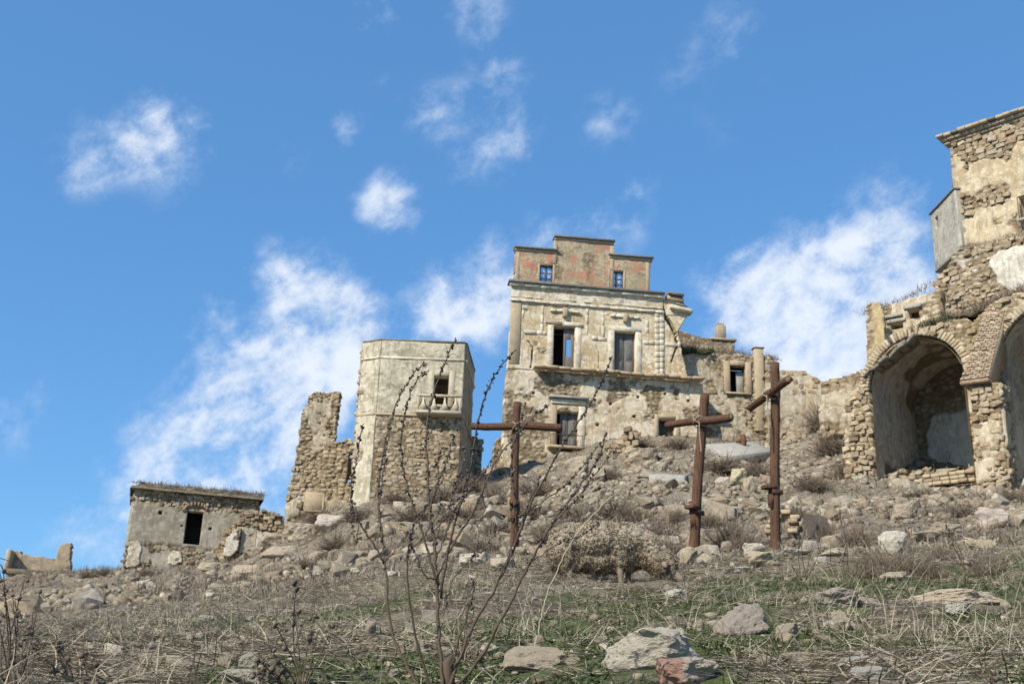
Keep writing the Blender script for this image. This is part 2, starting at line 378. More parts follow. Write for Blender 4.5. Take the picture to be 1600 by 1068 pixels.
# ------------------------------------------------------------------ wall planes
class PL:
    def __init__(s, u, v, Y, th):
        th = math.radians(th); s.O = P(u,v,Y); s.U = np.array([math.cos(th),math.sin(th),0]); s.N = np.array([math.sin(th),-math.cos(th),0]); s.Z = np.array([0,0,1.0])
    @classmethod
    def at(c, O, th):
        s = c.__new__(c); t = math.radians(th); s.O = np.asarray(O,float); s.U = np.array([math.cos(t),math.sin(t),0]); s.N = np.array([math.sin(t),-math.cos(t),0]); s.Z = np.array([0,0,1.0]); return s
    def off(s, d):
        k = PL.__new__(PL); k.O = s.O+s.N*d; k.U = s.U; k.N = s.N; k.Z = s.Z; return k
    def st(s, u, v):
        d = ray(u,v); q_ = d*((s.O@s.N)/(d@s.N))-s.O; return np.array([q_@s.U, q_[2]])
    def pt(s, a, t, d=0.0):
        a = np.asarray(a,float)[...,None]; t = np.asarray(t,float)[...,None]; d = np.asarray(d,float)
        d = d[...,None] if d.ndim else d
        return s.O+s.U*a+s.Z*t+s.N*d
def in_poly(px, py, poly):
    r = np.zeros(px.shape,bool); n = len(poly); j = n-1
    for i in range(n):
        xi,yi = poly[i]; xj,yj = poly[j]
        c = ((yi>py)!=(yj>py)) & (px < (xj-xi)*(py-yi)/(yj-yi+1e-12)+xi); r ^= c; j = i
    return r
def keep_poly(pl, pxs, rag=.03, seed=0, scale=3.0):
    poly = [tuple(pl.st(*p)) for p in pxs]
    def k(s,t):
        a = s+(fbm(s*scale,t*scale,3,seed)-.5)*4*rag; c = t+(fbm(s*scale+31,t*scale,3,seed+5)-.5)*4*rag
        return in_poly(a,c,poly)
    k.poly = poly; return k
def wall(name, root, pl, rng, res, keep, holes, disp, attr, thick, mat, back=False, label=None):
    s0,s1,t0,t1 = rng
    def lines(a,b,ed):
        x = np.linspace(a,b,max(2,int(round((b-a)/res))+1))
        for e in ed:
            if a < e < b:
                x = x[np.abs(x-e) > res*.35]; x = np.append(x,e)
        return np.unique(np.round(np.sort(x),6))
    xs = lines(s0,s1,[h[0] for h in holes]+[h[2] for h in holes]); ts = lines(t0,t1,[h[1] for h in holes]+[h[3] for h in holes])
    S,T = np.meshgrid(xs,ts); sc_,tc_ = .25*(S[:-1,:-1]+S[1:,1:])*2, .25*(T[:-1,:-1]+T[1:,1:])*2
    kp = keep(sc_,tc_) if keep else np.ones(sc_.shape,bool)
    for h in holes: kp &= ~((sc_>h[0])&(sc_<h[2])&(tc_>h[1])&(tc_<h[3]))
    D = disp(S,T); at = attr(S,T); V = pl.pt(S,T,D); nx = S.shape[1]; n = S.size; ix = np.arange(n).reshape(S.shape)
    quad = np.stack([ix[:-1,:-1],ix[:-1,1:],ix[1:,1:],ix[1:,:-1]],-1)
    Fq = [quad[kp]]; Vb = pl.pt(S,T,np.full(S.shape,-thick))
    kpp = np.pad(kp,1)
    for (dy,dx,a,b_) in ((-1,0,0,1),(0,1,1,2),(1,0,2,3),(0,-1,3,0)):
        nb = kpp[1+dy:1+dy+kp.shape[0],1+dx:1+dx+kp.shape[1]]; e = kp & ~nb
        qa = quad[e]; Fq.append(np.stack([qa[:,b_],qa[:,a],qa[:,a]+n,qa[:,b_]+n],-1))
    if back: Fq.append(quad[kp][:,::-1]+n)
    Fq = np.concatenate(Fq); V = np.concatenate([V.reshape(-1,3),Vb.reshape(-1,3)]); at = np.concatenate([at.reshape(-1,3)]*2)
    used = np.unique(Fq); mp = np.zeros(len(V),int); mp[used] = np.arange(len(used))
    o = part(name, V[used], mp[Fq], None, mat, root, False, {'mask': at[used]})
    if label: o['label'] = label
    return o
def std(pl_mask, sx_=.30, sy_=.19, seed=0, depth=.05, pth=.03):
    """relief + colour mask of a wall: plaster where pl_mask is high, rubble stones elsewhere"""
    def both(s,t):
        m_ = np.clip(pl_mask(s,t),0,1); f1,f2,cid = worley(s/sx_+.4*fbm(s*2,t*2,2,seed),t/sy_+.5*fbm(s*1.7,t*1.3,2,seed+3),seed)
        st = np.clip((f2-f1)*3.2,0,1); d = m_*(depth+pth)+(1-m_)*(st*depth*(.5+cid)); d = d+(fbm(s*1.2,t*1.2,4,seed+9)-.5)*.07
        gap = (1-st)*(1-m_)
        return d, np.stack([m_,cid,np.clip(gap*1.0,0,1)],-1)
    return (lambda s,t: both(s,t)[0]), (lambda s,t: both(s,t)[1])
def pbox(name, root, pl, s0, t0, s1, t1, d0, d1, mat, bev=.012, label=None):
    pts = [pl.pt(s0,t0,d1),pl.pt(s1,t0,d1),pl.pt(s1,t0,d0),pl.pt(s0,t0,d0),pl.pt(s0,t1,d1),pl.pt(s1,t1,d1),pl.pt(s1,t1,d0),pl.pt(s0,t1,d0)]
    o = part(name, *hexa([np.ravel(p) for p in pts],bev), mat, root)
    if label: o['label'] = label
    return o
def pboxpx(name, root, pl, u0, v0, u1, v1, d0, d1, mat, bev=.012):
    a = pl.st(u0,v0); c = pl.st(u1,v1); return pbox(name,root,pl,min(a[0],c[0]),min(a[1],c[1]),max(a[0],c[0]),max(a[1],c[1]),d0,d1,mat,bev)
def pslant(name, root, pl, a, c, th, d0, d1, mat, bev=.012):
    """a strip running between two (s,t) points, th tall"""
    pts = [pl.pt(a[0],a[1]-th/2,d1),pl.pt(c[0],c[1]-th/2,d1),pl.pt(c[0],c[1]-th/2,d0),pl.pt(a[0],a[1]-th/2,d0),pl.pt(a[0],a[1]+th/2,d1),pl.pt(c[0],c[1]+th/2,d1),pl.pt(c[0],c[1]+th/2,d0),pl.pt(a[0],a[1]+th/2,d0)]
    return part(name, *hexa([np.ravel(p) for p in pts],bev), mat, root)

# stones laid in walls: shared block meshes
def block_mesh(seed, mat, rough=.16):
    r = np.random.default_rng(seed); bm = bmesh.new(); bmesh.ops.create_cube(bm,size=1)
    bmesh.ops.bevel(bm,geom=bm.edges[:],offset=.11,segments=1,affect='EDGES')
    V = np.array([v_.co[:] for v_ in bm.verts]); V = V*(1+(n3(V*1.7+seed*7.7,seed)[:,None]-.5)*.5)+r.normal(0,rough*.22,V.shape)
    for v_,c in zip(bm.verts,V): v_.co = c
    me = bpy.data.meshes.new('stone'); bm.to_mesh(me); bm.free(); me.materials.append(mat); return me
BLK = [block_mesh(i,M_stone) for i in range(10)]
BLKV = []
for me in BLK:
    me.calc_loop_triangles(); BLKV.append((np.array([v_.co[:] for v_ in me.vertices]), np.array([t_.vertices[:] for t_ in me.loop_triangles])))
def masonry(root, pl, keep, rng, hmin, hmax, seed, d=.02, maxparts=240, wr=(.75,2.0), drop=.08):
    r = random.Random(seed); out=[]; s0,s1,t0,t1 = rng; t = t0
    while t < t1:
        h = r.uniform(hmin,hmax); s = s0+r.uniform(-.3,0)
        while s < s1:
            w_ = h*r.uniform(*wr); cs, ct = s+w_/2, t+h/2+r.uniform(-.25,.25)*h
            if keep(np.array([cs]),np.array([ct]))[0] and r.random() > drop:
                out.append((cs,ct,w_*r.uniform(.62,.98),h*r.uniform(.6,1.05),r.uniform(.14,.22),r.gauss(0,.16),r.randrange(10),r.gauss(d,.028)))
            s += w_
        t += h*.94
    r.shuffle(out); out.sort(key=lambda q_:-q_[2]*q_[3]) if len(out) > maxparts else None
    ang = math.atan2(pl.U[1],pl.U[0]); acc_ = Acc(); L = np.array(root.location)
    for i,(cs,ct,w_,h,dp,tw,k,dd) in enumerate(out):
        p = pl.pt(cs,ct,dd-dp*.5+.05)-L; R = Euler((0,tw,ang)).to_matrix()
        if i < maxparts:
            o = bpy.data.objects.new('stone',BLK[k]); COL.objects.link(o); o.parent = root; o.location = tuple(np.ravel(p)); o.rotation_euler = (0,tw,ang); o.scale = (w_,dp,h)
        else:
            V,B = BLKV[k]; acc_.add((V*np.array([w_,dp,h]))@np.array(R).T+np.ravel(p)+L,None,B)
    if acc_.n:
        o = part_acc('stone_rubble', acc_, M_stone_i, root); o['kind'] = 'stuff'
def pprism(name, root, pl, poly, d0, d1, mat):
    bm = bmesh.new(); n = len(poly)
    a = [bm.verts.new(np.ravel(pl.pt(s,t,d1))) for s,t in poly]; c = [bm.verts.new(np.ravel(pl.pt(s,t,d0))) for s,t in poly]
    bm.faces.new(a); bm.faces.new(c[::-1])
    for i in range(n): bm.faces.new((a[(i+1)%n],a[i],c[i],c[(i+1)%n]))
    bmesh.ops.triangulate(bm, faces=[f for f in bm.faces if len(f.verts)>4]); bmesh.ops.recalc_face_normals(bm,faces=bm.faces)
    bm.verts.index_update(); V=[v_.co[:] for v_ in bm.verts]; A=[[v_.index for v_ in f.verts] for f in bm.faces if len(f.verts)==4]; B=[[v_.index for v_ in f.verts] for f in bm.faces if len(f.verts)==3]
    bm.free(); return part(name,V,A or None,B or None,mat,root)
S1,S2,S3 = (.19,.14,.085),(.31,.245,.155),(.43,.365,.27)
W_up  = mat_wall('yellowed house plaster', (.60,.51,.36),(.45,.335,.18),(.64,.57,.44),S1,S2,S3,(.25,.20,.13))
W_low = mat_wall('flaking whitewash over rubble', (.58,.50,.37),(.44,.345,.215),(.64,.58,.47),S1,S2,S3,(.23,.18,.12))
W_att = mat_wall('grey brown attic render', (.33,.27,.17),(.42,.34,.22),(.25,.2,.13),S1,S2,S3,(.2,.165,.115),rust=(.44,.18,.11))
W_tow = mat_wall('stained cream tower render', (.50,.44,.32),(.36,.31,.215),(.57,.51,.39),S1,S2,S3,(.17,.155,.115))
W_rub = mat_wall('bare rubble wall', (.42,.36,.26),(.34,.28,.19),(.5,.45,.36),(.22,.165,.1),(.345,.27,.17),(.46,.385,.27),(.15,.12,.08))
W_hut = mat_wall('grey cement render over rubble', (.365,.32,.245),(.265,.23,.17),(.43,.385,.30),S1,S2,(.45,.4,.32),(.2,.17,.125))
W_cas = mat_wall('ochre castle render', (.48,.39,.25),(.37,.28,.165),(.54,.465,.34),(.2,.145,.09),(.31,.24,.15),(.42,.35,.245),(.21,.18,.135))
W_vau = mat_wall('stained vault plaster', (.56,.51,.43),(.44,.39,.31),(.64,.6,.52),(.19,.14,.09),(.27,.205,.135),(.33,.265,.18),(.26,.22,.17))
W_pal = mat_wall('pale grey plaster', (.50,.475,.42),(.43,.405,.35),(.55,.53,.48),S1,S2,S3,(.28,.25,.2))

# ================================================================== ruined house in the middle
hp = PL(785,740,58,7)
house = thing('ruined_house', hp.pt(5,.5), 'tall ruined house with stepped attic and cracked cornice at the centre', 'house')
da,aa = std(lambda s,t: sstep(.46,.54, fbm(s*1.0,t*1.0,6,21,.6)+.014*s-.07*(s<2.2)+.10*(t<1.9)*(s<3.5)-.02), .30,.19, 4,.06,.02)
st_ = hp.st
wall('lower_wall', house, hp, (-.2,11.2,-2,6.1), .065, keep_poly(hp,[(793,576),(1097,600),(1099,625),(1101,640),(1100,735),(1060,790),(783,830),(784,740),(788,620)],.015,3),
     [(2.78,1.64,3.94,3.6),(8.32,2.55,9.25,3.58),(2.6,.45,3.5,.85)]+[(x,y,x+.17,y+.17) for x,y in ((5.6,4.1),(7.1,4.6),(6.9,3.5),(9.9,4.6),(1.4,4.4),(4.9,2.9),(8.6,4.9))], da, aa, .55, W_low)
du,au = std(lambda s,t: sstep(.2,.3, fbm(s*1.3,t*1.3,4,31)+.06-.35*sstep(.75,.0,abs(s-9.35)*1.0)*sstep(8,8.6,t)*(s>8.9)), .3,.2,6)
crack = [(1031,455),(1034,478),(1038,492),(1048,508),(1056,525),(1058,540),(1052,556),(1049,566)]
cr_st = np.array([hp.st(*p) for p in crack])
def near_crack(s,t,wid):
    d = np.full(s.shape,9.0)
    for i in range(len(cr_st)-1):
        a_,c_ = cr_st[i],cr_st[i+1]; e = c_-a_; k = np.clip(((s-a_[0])*e[0]+(t-a_[1])*e[1])/(e@e),0,1)
        d = np.minimum(d, np.hypot(s-a_[0]-k*e[0], t-a_[1]-k*e[1])-wid*(.35+.65*sstep(6.2,10.3,t))*np.where((t>8)&(t<9.4),1.35,1))
    return d < 0
ku = keep_poly(hp,[(801,462),(1066,468),(1077,489),(1066,505),(1058,520),(1063,536),(1066,556),(1076,597),(793,580)],.012,7)
left_crack = np.array([hp.st(*p) for p in [(824,532),(832,543),(831,560),(829,575)]])
def kup(s,t):
    k = ku(s,t) & ~near_crack(s,t,.12)
    for i in range(3):
        a_,c_ = left_crack[i],left_crack[i+1]; e=c_-a_; q_=np.clip(((s-a_[0])*e[0]+(t-a_[1])*e[1])/(e@e),0,1)
        k &= np.hypot(s-a_[0]-q_*e[0],t-a_[1]-q_*e[1]) > .035
    return k
wall('upper_wall', house, hp, (-.1,10.6,5.75,10.5), .05, kup, [(2.5,6.0,3.68,8.4),(5.88,6.0,7.05,8.38)], lambda s,t: du(s,t)-.03, au, .5, W_up)
dt,at_ = std(lambda s,t: sstep(.25,.4, fbm(s*1.1,t*1.1,4,41)), .25,.09,8,.02,.02)
wall('attic_wall', house, hp.off(-.25), (.1,8.3,10.5,13.9), .05, keep_poly(hp.off(-.25),[(806,388),(868,393),(868,372),(957,379),(955,402),(1017,406),(1012,470),(803,450)],.008,9),
     [tuple(np.concatenate([hp.off(-.25).st(843,442),hp.off(-.25).st(864,416)])),tuple(np.concatenate([hp.off(-.25).st(953,451),hp.off(-.25).st(974,425)]))], dt, at_, .4, W_att, back=True)
ha = hp.off(-.25)
# attic copings, pilaster strips and windows
for (a,c) in (((805,387),(870,393)),((867,371),(959,378)),((952,399),(1019,405))):
    A,B_ = ha.st(*a), ha.st(*c); tt = .5*(A[1]+B_[1])
    pbox('coping', house, ha, A[0]-.05,tt-.02,B_[0]+.05,tt+.09,-.5,.2,M_cap); pbox('coping_moulding', house, ha, A[0],tt-.16,B_[0],tt-.025,-.4,.1,M_tanfr)
for (u,v0,v1) in ((867,374,412),(956,382,452),(808,392,444),(1012,408,458)):
    a = ha.st(u,v1); c = ha.st(u,v0); pbox('attic_pilaster', house, ha, a[0]-.1,a[1],a[0]+.1,c[1]-.1,-.02,.05,M_tanfr)
for (u0,v0,u1,v1) in ((843,416,864,442),(953,425,974,451)):
    a = ha.st(u0,v1); c = ha.st(u1,v0); x0,y0,x1,y1 = a[0],a[1],c[0],c[1]; mx=(x0+x1)/2
    fr = pbox('window_frame', house, ha, x0,y0,x0+.07,y1,-.16,-.08,M_bluewood)
    for k in ((x1-.07,y0,x1,y1),(x0+.075,y1-.07,x1-.075,y1),(x0+.075,y0,x1-.075,y0+.07),(mx-.05,y0+.075,mx+.05,y1-.075),(x0+.075,(y0+y1)/2+.1,mx-.055,(y0+y1)/2+.14),(mx+.055,(y0+y1)/2+.1,x1-.075,(y0+y1)/2+.14),(x0+.075,y0+.3,mx-.055,y0+.34),(mx+.055,y0+.3,x1-.075,y0+.34)):
        pbox('window_bar', fr, ha, *k, -.16,-.085,M_bluewood,.006)
    for k in ((x0+.08,y0+.08,mx-.055,y1-.08),(mx+.055,y0+.08,x1-.08,y1-.08)):
        pbox('window_pane', fr, ha, *k, -.135,-.128,M_glass,0)
    for k in ((x0-.11,y0-.1,x0-.005,y1+.1),(x1+.005,y0-.1,x1+.11,y1+.1),(x0,y1+.01,x1,y1+.1)):
        pbox('window_surround', house, ha, *k, -.02,.05,M_cap if k[1]>y0 else M_tanfr)
sidep = PL.at(ha.pt(.27,0),97)
pbox('attic_side_wall', house, ha, 7.4,10.5,7.78,12.8,-3.2,-.42,M_tanfr)
# entablature
srng=random.Random(11)
def strip(name,s0,t0,s1,t1,d,ln,miss):
    hor=(s1-s0)>(t1-t0); L=(s1-s0) if hor else (t1-t0); p=0.
    while p<L-.02:
        q_=min(L,p+ln*srng.uniform(.6,1.5)); q_ = L if L-q_<.1 else q_
        if srng.random()>miss:
            j=srng.uniform(-.012,.012); dd=d+srng.uniform(-.02,.02)
            if hor: pbox(name,house,hp,s0+p+.004,t0+j,s0+q_-.004,t1+j,.0,dd,M_white,srng.uniform(.01,.03))
            else: pbox(name,house,hp,s0+j,t0+p+.004,s1+j,t0+q_-.004,.0,dd,M_white,srng.uniform(.01,.03))
        p=q_
df,af = std(lambda s,t: np.ones_like(s), .3,.2,3,.01,.01)
W_ent = mat_wall('white stained entablature', (.62,.55,.42),(.48,.39,.26),(.66,.60,.48),S1,S2,S3,(.25,.2,.14))
wall('frieze', house, hp.off(.08), (.12,8.62,9.62,10.62), .06, None, [], df, af, .3, W_ent)
wall('frieze', house, hp.off(.05), (8.82,9.75,9.55,10.5), .06, keep_poly(hp.off(.05),[(1035,465),(1076,476),(1070,495),(1056,500),(1045,498),(1036,492)],.02,4), [], df, af, .3, W_ent)
pbox('cornice_slab', house, hp, -.1,10.66,8.66,10.8,-.4,.38,M_cap,.02); strip('cornice_moulding', -.02,10.48,8.62,10.655,.27,.8,.0)
strip('architrave', .05,9.62,8.6,9.72,.17,.7,.05); strip('architrave', .08,9.86,8.6,9.92,.14,.6,.12)
pslant('cornice_slab', house, hp, (8.82,10.77),(9.72,10.69),.15,-.4,.45,M_cap,.02); pslant('cornice_moulding', house, hp, (8.8,10.55),(9.75,10.43),.24,-.2,.3,M_tanfr,.03)
pslant('broken_cornice_end', house, hp, (8.95,10.02),(10.25,9.8),.26,-.25,.35,M_white,.07); pslant('broken_cornice_end', house, hp, (9.3,10.25),(9.95,10.05),.2,-.25,.28,M_cap,.06)
# upper facade trim
pbox('corner_pilaster', house, hp, .08,6.02,.66,9.6,.0,.1,M_tanfr); strip('panel_strip', .70,6.05,.84,9.58,.06,.6,.08)
rq = random.Random(3); t = 6.05
while t < 9.5:
    h_ = rq.uniform(.3,.4)
    pbox('quoin_block', house, hp, 8.14,t,8.38,t+h_-.03,.0,.09+rq.uniform(-.01,.02),M_white); pbox('quoin_block', house, hp, 8.4,t+.04,8.66,t+h_+.01,.0,.09+rq.uniform(-.01,.02),M_white); t += h_
for (s0_,s1_,t_) in ((.86,2.1,7.9),(4.1,5.42,7.86),(7.5,8.1,7.86),(8.7,9.55,7.84)):
    strip('string_course', s0_,t_-.1,s1_,t_+.1,.1,.5,.12)
for (x0,x1,y1) in ((2.5,3.68,8.4),(5.88,7.05,8.38)):
    pbox('door_jamb', house, hp, x0-.34,6.02,x0-.02,y1+.02,.0,.07,M_white,.006); pbox('door_jamb', house, hp, x1+.02,6.02,x1+.34,y1+.02,.0,.07,M_white,.006)
    if x0 > 5: pbox('door_lintel', house, hp, x0-.34,y1+.03,x1+.34,y1+.3,.0,.075,M_white,.006)
    else:
        pslant('door_lintel', house, hp, (x0-.5,y1+.2),(x0+.45,y1+.14),.22,.0,.1,M_brick,.04); pslant('door_lintel', house, hp, (x0+.55,y1+.14),(x1+.42,y1+.12),.24,.0,.12,M_white,.04)
    yh = y1+.85
    strip('door_hood', x0-.25,yh-.07,x1+.25,yh+.06,.17,.4,.1); pbox('keystone', house, hp, (x0+x1)/2-.13,yh-.35,(x0+x1)/2+.13,yh+.18,.02,.26,M_tanfr,.02)
    for xx in (x0-.72,x1+.58):
        strip('panel_strip', xx,7.98,xx+.14,yh+.3,.07,.45,.12)
strip('panel_strip', 5.1,9.22,7.6,9.36,.07,.6,.1)
# doors of the upper floor
def leaf(name, x0,y0,x1,y1,d,hole=None):
    if hole: 
        f = pbox(name, house, hp, x0,y0,hole[0],y1,d-.05,d,M_greywood); 
        for k in ((hole[2],y0,x1,y1),(hole[0]+.002,y0,hole[2]-.002,hole[1]),(hole[0]+.002,hole[3],hole[2]-.002,y1)): pbox('door_rail', f, hp, *k, d-.05,d+.003,M_greywood)
    else:
        f = pbox(name, house, hp, x0,y0,x1,y1,d-.05,d,M_greywood); hh=y1-y0
        for k in ((x0+.1,y0+.12,x1-.1,y0+hh*.3),(x0+.1,y0+hh*.36,x1-.1,y0+hh*.94)): pbox('door_panel', f, hp, *k, d-.002,d+.025,M_greywood,.01)
leaf('door_leaf', 3.1,6.02,3.66,8.36,-.2,(3.22,6.75,3.5,7.75))
leaf('door_leaf', 5.9,6.02,6.45,8.34,-.25); leaf('door_leaf', 6.48,6.02,7.03,8.34,-.25)
# balcony
bs = hp.off(.0)
A,B_ = hp.st(833,578), hp.st(1095,601)
r_ = np.random.default_rng(5)
bx = np.linspace(1.4,10.75,15)
for i in range(14):
    pslant('balcony_slab', house, hp, (bx[i]+.008,5.87-.04*r_.random()),(bx[i+1]-.008,5.86-.04*r_.random()),.15,.12,.66+r_.uniform(-.09,.08),M_tanfr,.03)
for (u,v0) in ((935,549),(1036,556),(958,562)):
    a = hp.off(.75).st(u,v0); V,A_,B__ = tube([hp.off(.75).pt(a[0],5.9),hp.off(.75).pt(a[0]+.01,a[1])],.018,6); part('railing_post',V,A_,B__,M_iron,house)
# lower door with hood, white frame and little balcony
pbox('door_jamb', house, hp, 2.44,1.64,2.76,4.0,.03,.09,M_tanfr,.008); pbox('door_jamb', house, hp, 3.96,1.64,4.3,4.0,.03,.1,M_white,.008)
pbox('door_lintel', house, hp, 2.44,3.98,4.32,4.24,.03,.17,M_white,.03); pbox('door_hood', house, hp, 2.3,4.26,4.45,4.4,.0,.34,M_conc,.03)
pprism('door_arch', house, hp, [(2.79,3.6),(2.79,3.99),(3.94,3.99),(3.94,3.6)]+[(3.365+.57*math.cos(a)*1.0,3.58+.26*math.sin(a)) for a in np.linspace(.06,math.pi-.06,9)][::1], -.2,.09,M_tanfr)
leaf('door_leaf', 3.0,1.66,3.42,3.6,-.25); leaf('door_leaf', 3.45,1.66,3.92,3.6,-.25)
pbox('balcony_slab', house, hp, 2.3,1.48,4.2,1.62,.05,.55,M_tanfr,.03)
for x in np.linspace(2.4,4.1,6): 
    V,A_,B__ = tube([hp.pt(x,1.6,.48),hp.pt(x,2.2,.48)],.012,5); part('railing_post',V,A_,B__,M_iron,house)
V,A_,B__ = tube([hp.pt(2.4,2.2,.48),hp.pt(4.1,2.2,.48)],.018,5); part('railing_rail',V,A_,B__,M_iron,house)
for k in ((8.1,2.5,8.3,3.8),(9.27,2.5,9.5,3.8),(8.31,3.6,9.26,3.8)): pbox('window_surround', house, hp, *k, .03,.12,M_tanfr,.03)
pbox('window_dark_panel', house, hp, 8.34,2.57,9.24,3.56,-.4,-.37,M_dark)  # solid dark panel put in the opening so the window reads dark
pbox('crack_backing', house, hp, 8.3,6.0,9.25,10.3,-1.1,-.6,M_dark)  # dark backing added behind the crack so no sky shows through
# hidden shell: sides, floors, back wall with a gap to the sky
def skew_wall(s0,w_,t0,t1,d0,d1,k):
    pts=[hp.pt(s0+a+k*(-d),t,d) for t in (t0,t1) for a,d in ((0,d1),(w_,d1),(w_,d0),(0,d0))]
    part('side_wall', *hexa([np.ravel(p) for p in pts],.02), M_tanfr, house)
skew_wall(.12,.4,-1.5,10.4,-7.4,-.56,.16); skew_wall(9.3,.4,-1.5,9.2,-7.4,-.56,-.02); skew_wall(.55,.3,10.66,12.6,-3.4,-.72,.16)
pbox('floor_slab', house, hp, 1.75,5.72,9.3,5.95,-7.2,-.6,M_dark); pbox('roof_slab', house, hp, 1.5,10.42,8.8,10.64,-7.2,-.45,M_cap)
hb = hp.off(-7.0); e0 = hb.st(884,560); e1 = hb.st(899,512)
wall('rear_wall', house, hb, (1.3,9.4,-1.5,10.4), .2, None, [(e0[0],e0[1],e1[0],e1[1]+.2)], df, lambda s,t: np.stack([s*0,s*0+.2,s*0+1],-1), .4, W_low)
# ================================================================== brick wall with chimney behind the house
ap = PL(1147,600,64,7)
annex = thing('brick_ruin', ap.pt(-1.5,0), 'roofless brown brick wall with a small notched chimney behind the tall house', 'ruin')
db,ab = std(lambda s,t: sstep(.6,.7,fbm(s,t,4,51)), .28,.11,12,.03,.02)
wall('brick_wall', annex, ap, (-4,1,-1.5,3.6), .06, keep_poly(ap,[(1055,516),(1070,519),(1085,524),(1110,529),(1148,529),(1147,560),(1148,660),(1055,650)],.02,4), [], db, ab, .4, W_rub, back=True)
a = ap.st(1110,529); c = ap.st(1150,526); pbox('coping', annex, ap, a[0],a[1]-.05,c[0],a[1]+.08,-.5,.12,M_tanfr)
a = ap.st(1121,527); c = ap.st(1134,508); ch = pbox('chimney', annex, ap, a[0],a[1],c[0],c[1],-.4,.02,M_brick,.02)
for k in (0,1,2): pbox('chimney_tooth', ch, ap, a[0]+.02+k*.16,c[1]-.01,a[0]+.11+k*.16,c[1]+.16,-.35,-.02,M_brick)
# ================================================================== low ruin with one window
wp = PL(1130,660,60.5,4)
wr_ = thing('ruined_cottage', wp.pt(0,0), 'low roofless stone cottage with one tan framed window, between tall house and right cross', 'ruin')
dw,aw = std(lambda s,t: sstep(.5,.6,fbm(s*.9,t*.9,4,61)+.14*(t>1.2)*(s<.1)-.04), .34,.24,14,.07,.03)
hole = np.concatenate([wp.st(1141,612),wp.st(1163,573)])
kw = keep_poly(wp,[(1064,556),(1080,553),(1100,551),(1122,556),(1150,553),(1170,556),(1200,558),(1212,566),(1212,740),(1064,760)],.04,6)
wall('front_wall', wr_, wp, (-3,3.6,-2,4.6), .065, kw, [tuple(hole)], dw, aw, .5, W_rub, back=True)
x0,y0,x1,y1 = hole
for k in ((x0-.36,y0-.05,x0-.01,y1+.25),(x1+.01,y0-.05,x1+.36,y1+.25),(x0,y1+.01,x1,y1+.3)): pbox('window_surround', wr_, wp, *k, .03,.16,M_tanfr,.03)
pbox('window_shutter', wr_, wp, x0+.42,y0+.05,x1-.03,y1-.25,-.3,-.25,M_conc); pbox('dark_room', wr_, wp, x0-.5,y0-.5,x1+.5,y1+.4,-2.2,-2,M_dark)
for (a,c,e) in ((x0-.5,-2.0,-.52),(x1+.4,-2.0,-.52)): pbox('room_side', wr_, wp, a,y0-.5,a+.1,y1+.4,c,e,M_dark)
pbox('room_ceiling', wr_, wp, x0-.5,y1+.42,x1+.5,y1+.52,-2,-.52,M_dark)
a = wp.st(1181,660); c = wp.st(1191,546); pbox('pillar', wr_, wp, a[0],a[1]-.5,c[0],c[1],-.2,.22,M_tanfr,.03); pbox('pillar_cap', wr_, wp, a[0]-.06,c[1]+.004,c[0]+.06,c[1]+.09,-.25,.27,M_conc)
pbox('sill', wr_, wp, x0-.3,y0-.16,x1+.3,y0-.055,.03,.24,M_tanfr,.02)
masonry(wr_, wp, lambda s,t: kw(s,t)&~((s>x0-.4)&(s<x1+.4)&(t>y0-.2)&(t<y1+.35)), (-2.9,3.4,-.5,1.7), .2,.34, 5, .04, 90, drop=.35)
# ================================================================== broken walls further right
for (nm,lab,O,poly,sd,panel) in (
  ('broken_wall','crumbling tan wall stub behind the right cross, with a smooth plaster end',(1210,660,52,-3),[(1196,584),(1212,580),(1240,579),(1262,583),(1274,589),(1285,597),(1285,650),(1275,690),(1196,710)],17,(1257,594,1284,650)),
  ('broken_wall','low uneven stone wall climbing to the left shoulder of the big arch',(1340,640,45,-25),[(1282,600),(1300,592),(1325,587),(1345,582),(1362,578),(1364,660),(1282,690)],19,None)):
    bp = PL(*O); rt = thing(nm, bp.pt(0,0), lab, 'wall')
    dd,ad = std(lambda s,t: sstep(.48,.56,fbm(s*.8,t*.8,4,sd)+.05), .36,.24,sd,.07,.03)
    k_ = keep_poly(bp,poly,.05,sd); Q = np.array(k_.poly); rg = (Q[:,0].min()-.2,Q[:,0].max()+.2,Q[:,1].min()-.5,Q[:,1].max()+.2)
    wall('rubble_face', rt, bp, rg, .07, k_, [], dd, ad, .5, W_rub, back=True)
    if panel: pboxpx('plaster_panel', rt, bp, *panel[:2], *panel[2:], 0,.1, M_tanfr, .05)
    masonry(rt, bp, k_, rg, .2,.32, sd, .05, 60, drop=.55)
# ================================================================== tower house
M_towtrim = mat_plain('stained pale trim', (.47,.41,.30), (.37,.315,.22), 4, c3=(.27,.23,.165))
tp = PL(591,780,50,0)
tow = thing('tower_house', tp.pt(1.6,.3), 'square tower house with plastered top and rubble base, chamfered corner and small balcony', 'house')
wh = np.concatenate([tp.st(676,632),tp.st(702,588)])
pm_t = lambda s,t: sstep(3.85,4.0,t+.12*(fbm(s*2,t*2,3,71)-.5))*sstep(.2,.3,fbm(s*1.1,t*1.1,4,72)+.1)
dtw,atw = std(pm_t,.3,.2,22,.05,.035)
wall('front_wall', tow, tp, (-.36,3.5,-2.5,7.42), .055, None, [tuple(wh)], dtw, atw, .45, W_tow)
cp = PL.at(tp.pt(-.36,0),-27)
pm_c = lambda s,t: sstep(.36,.48,fbm(s*1.2,t*1.0,4,74)+.2*sstep(-1.5,-.9,s))*(1-.0*t)
dch,ach = std(pm_c,.28,.2,23,.05,.035)
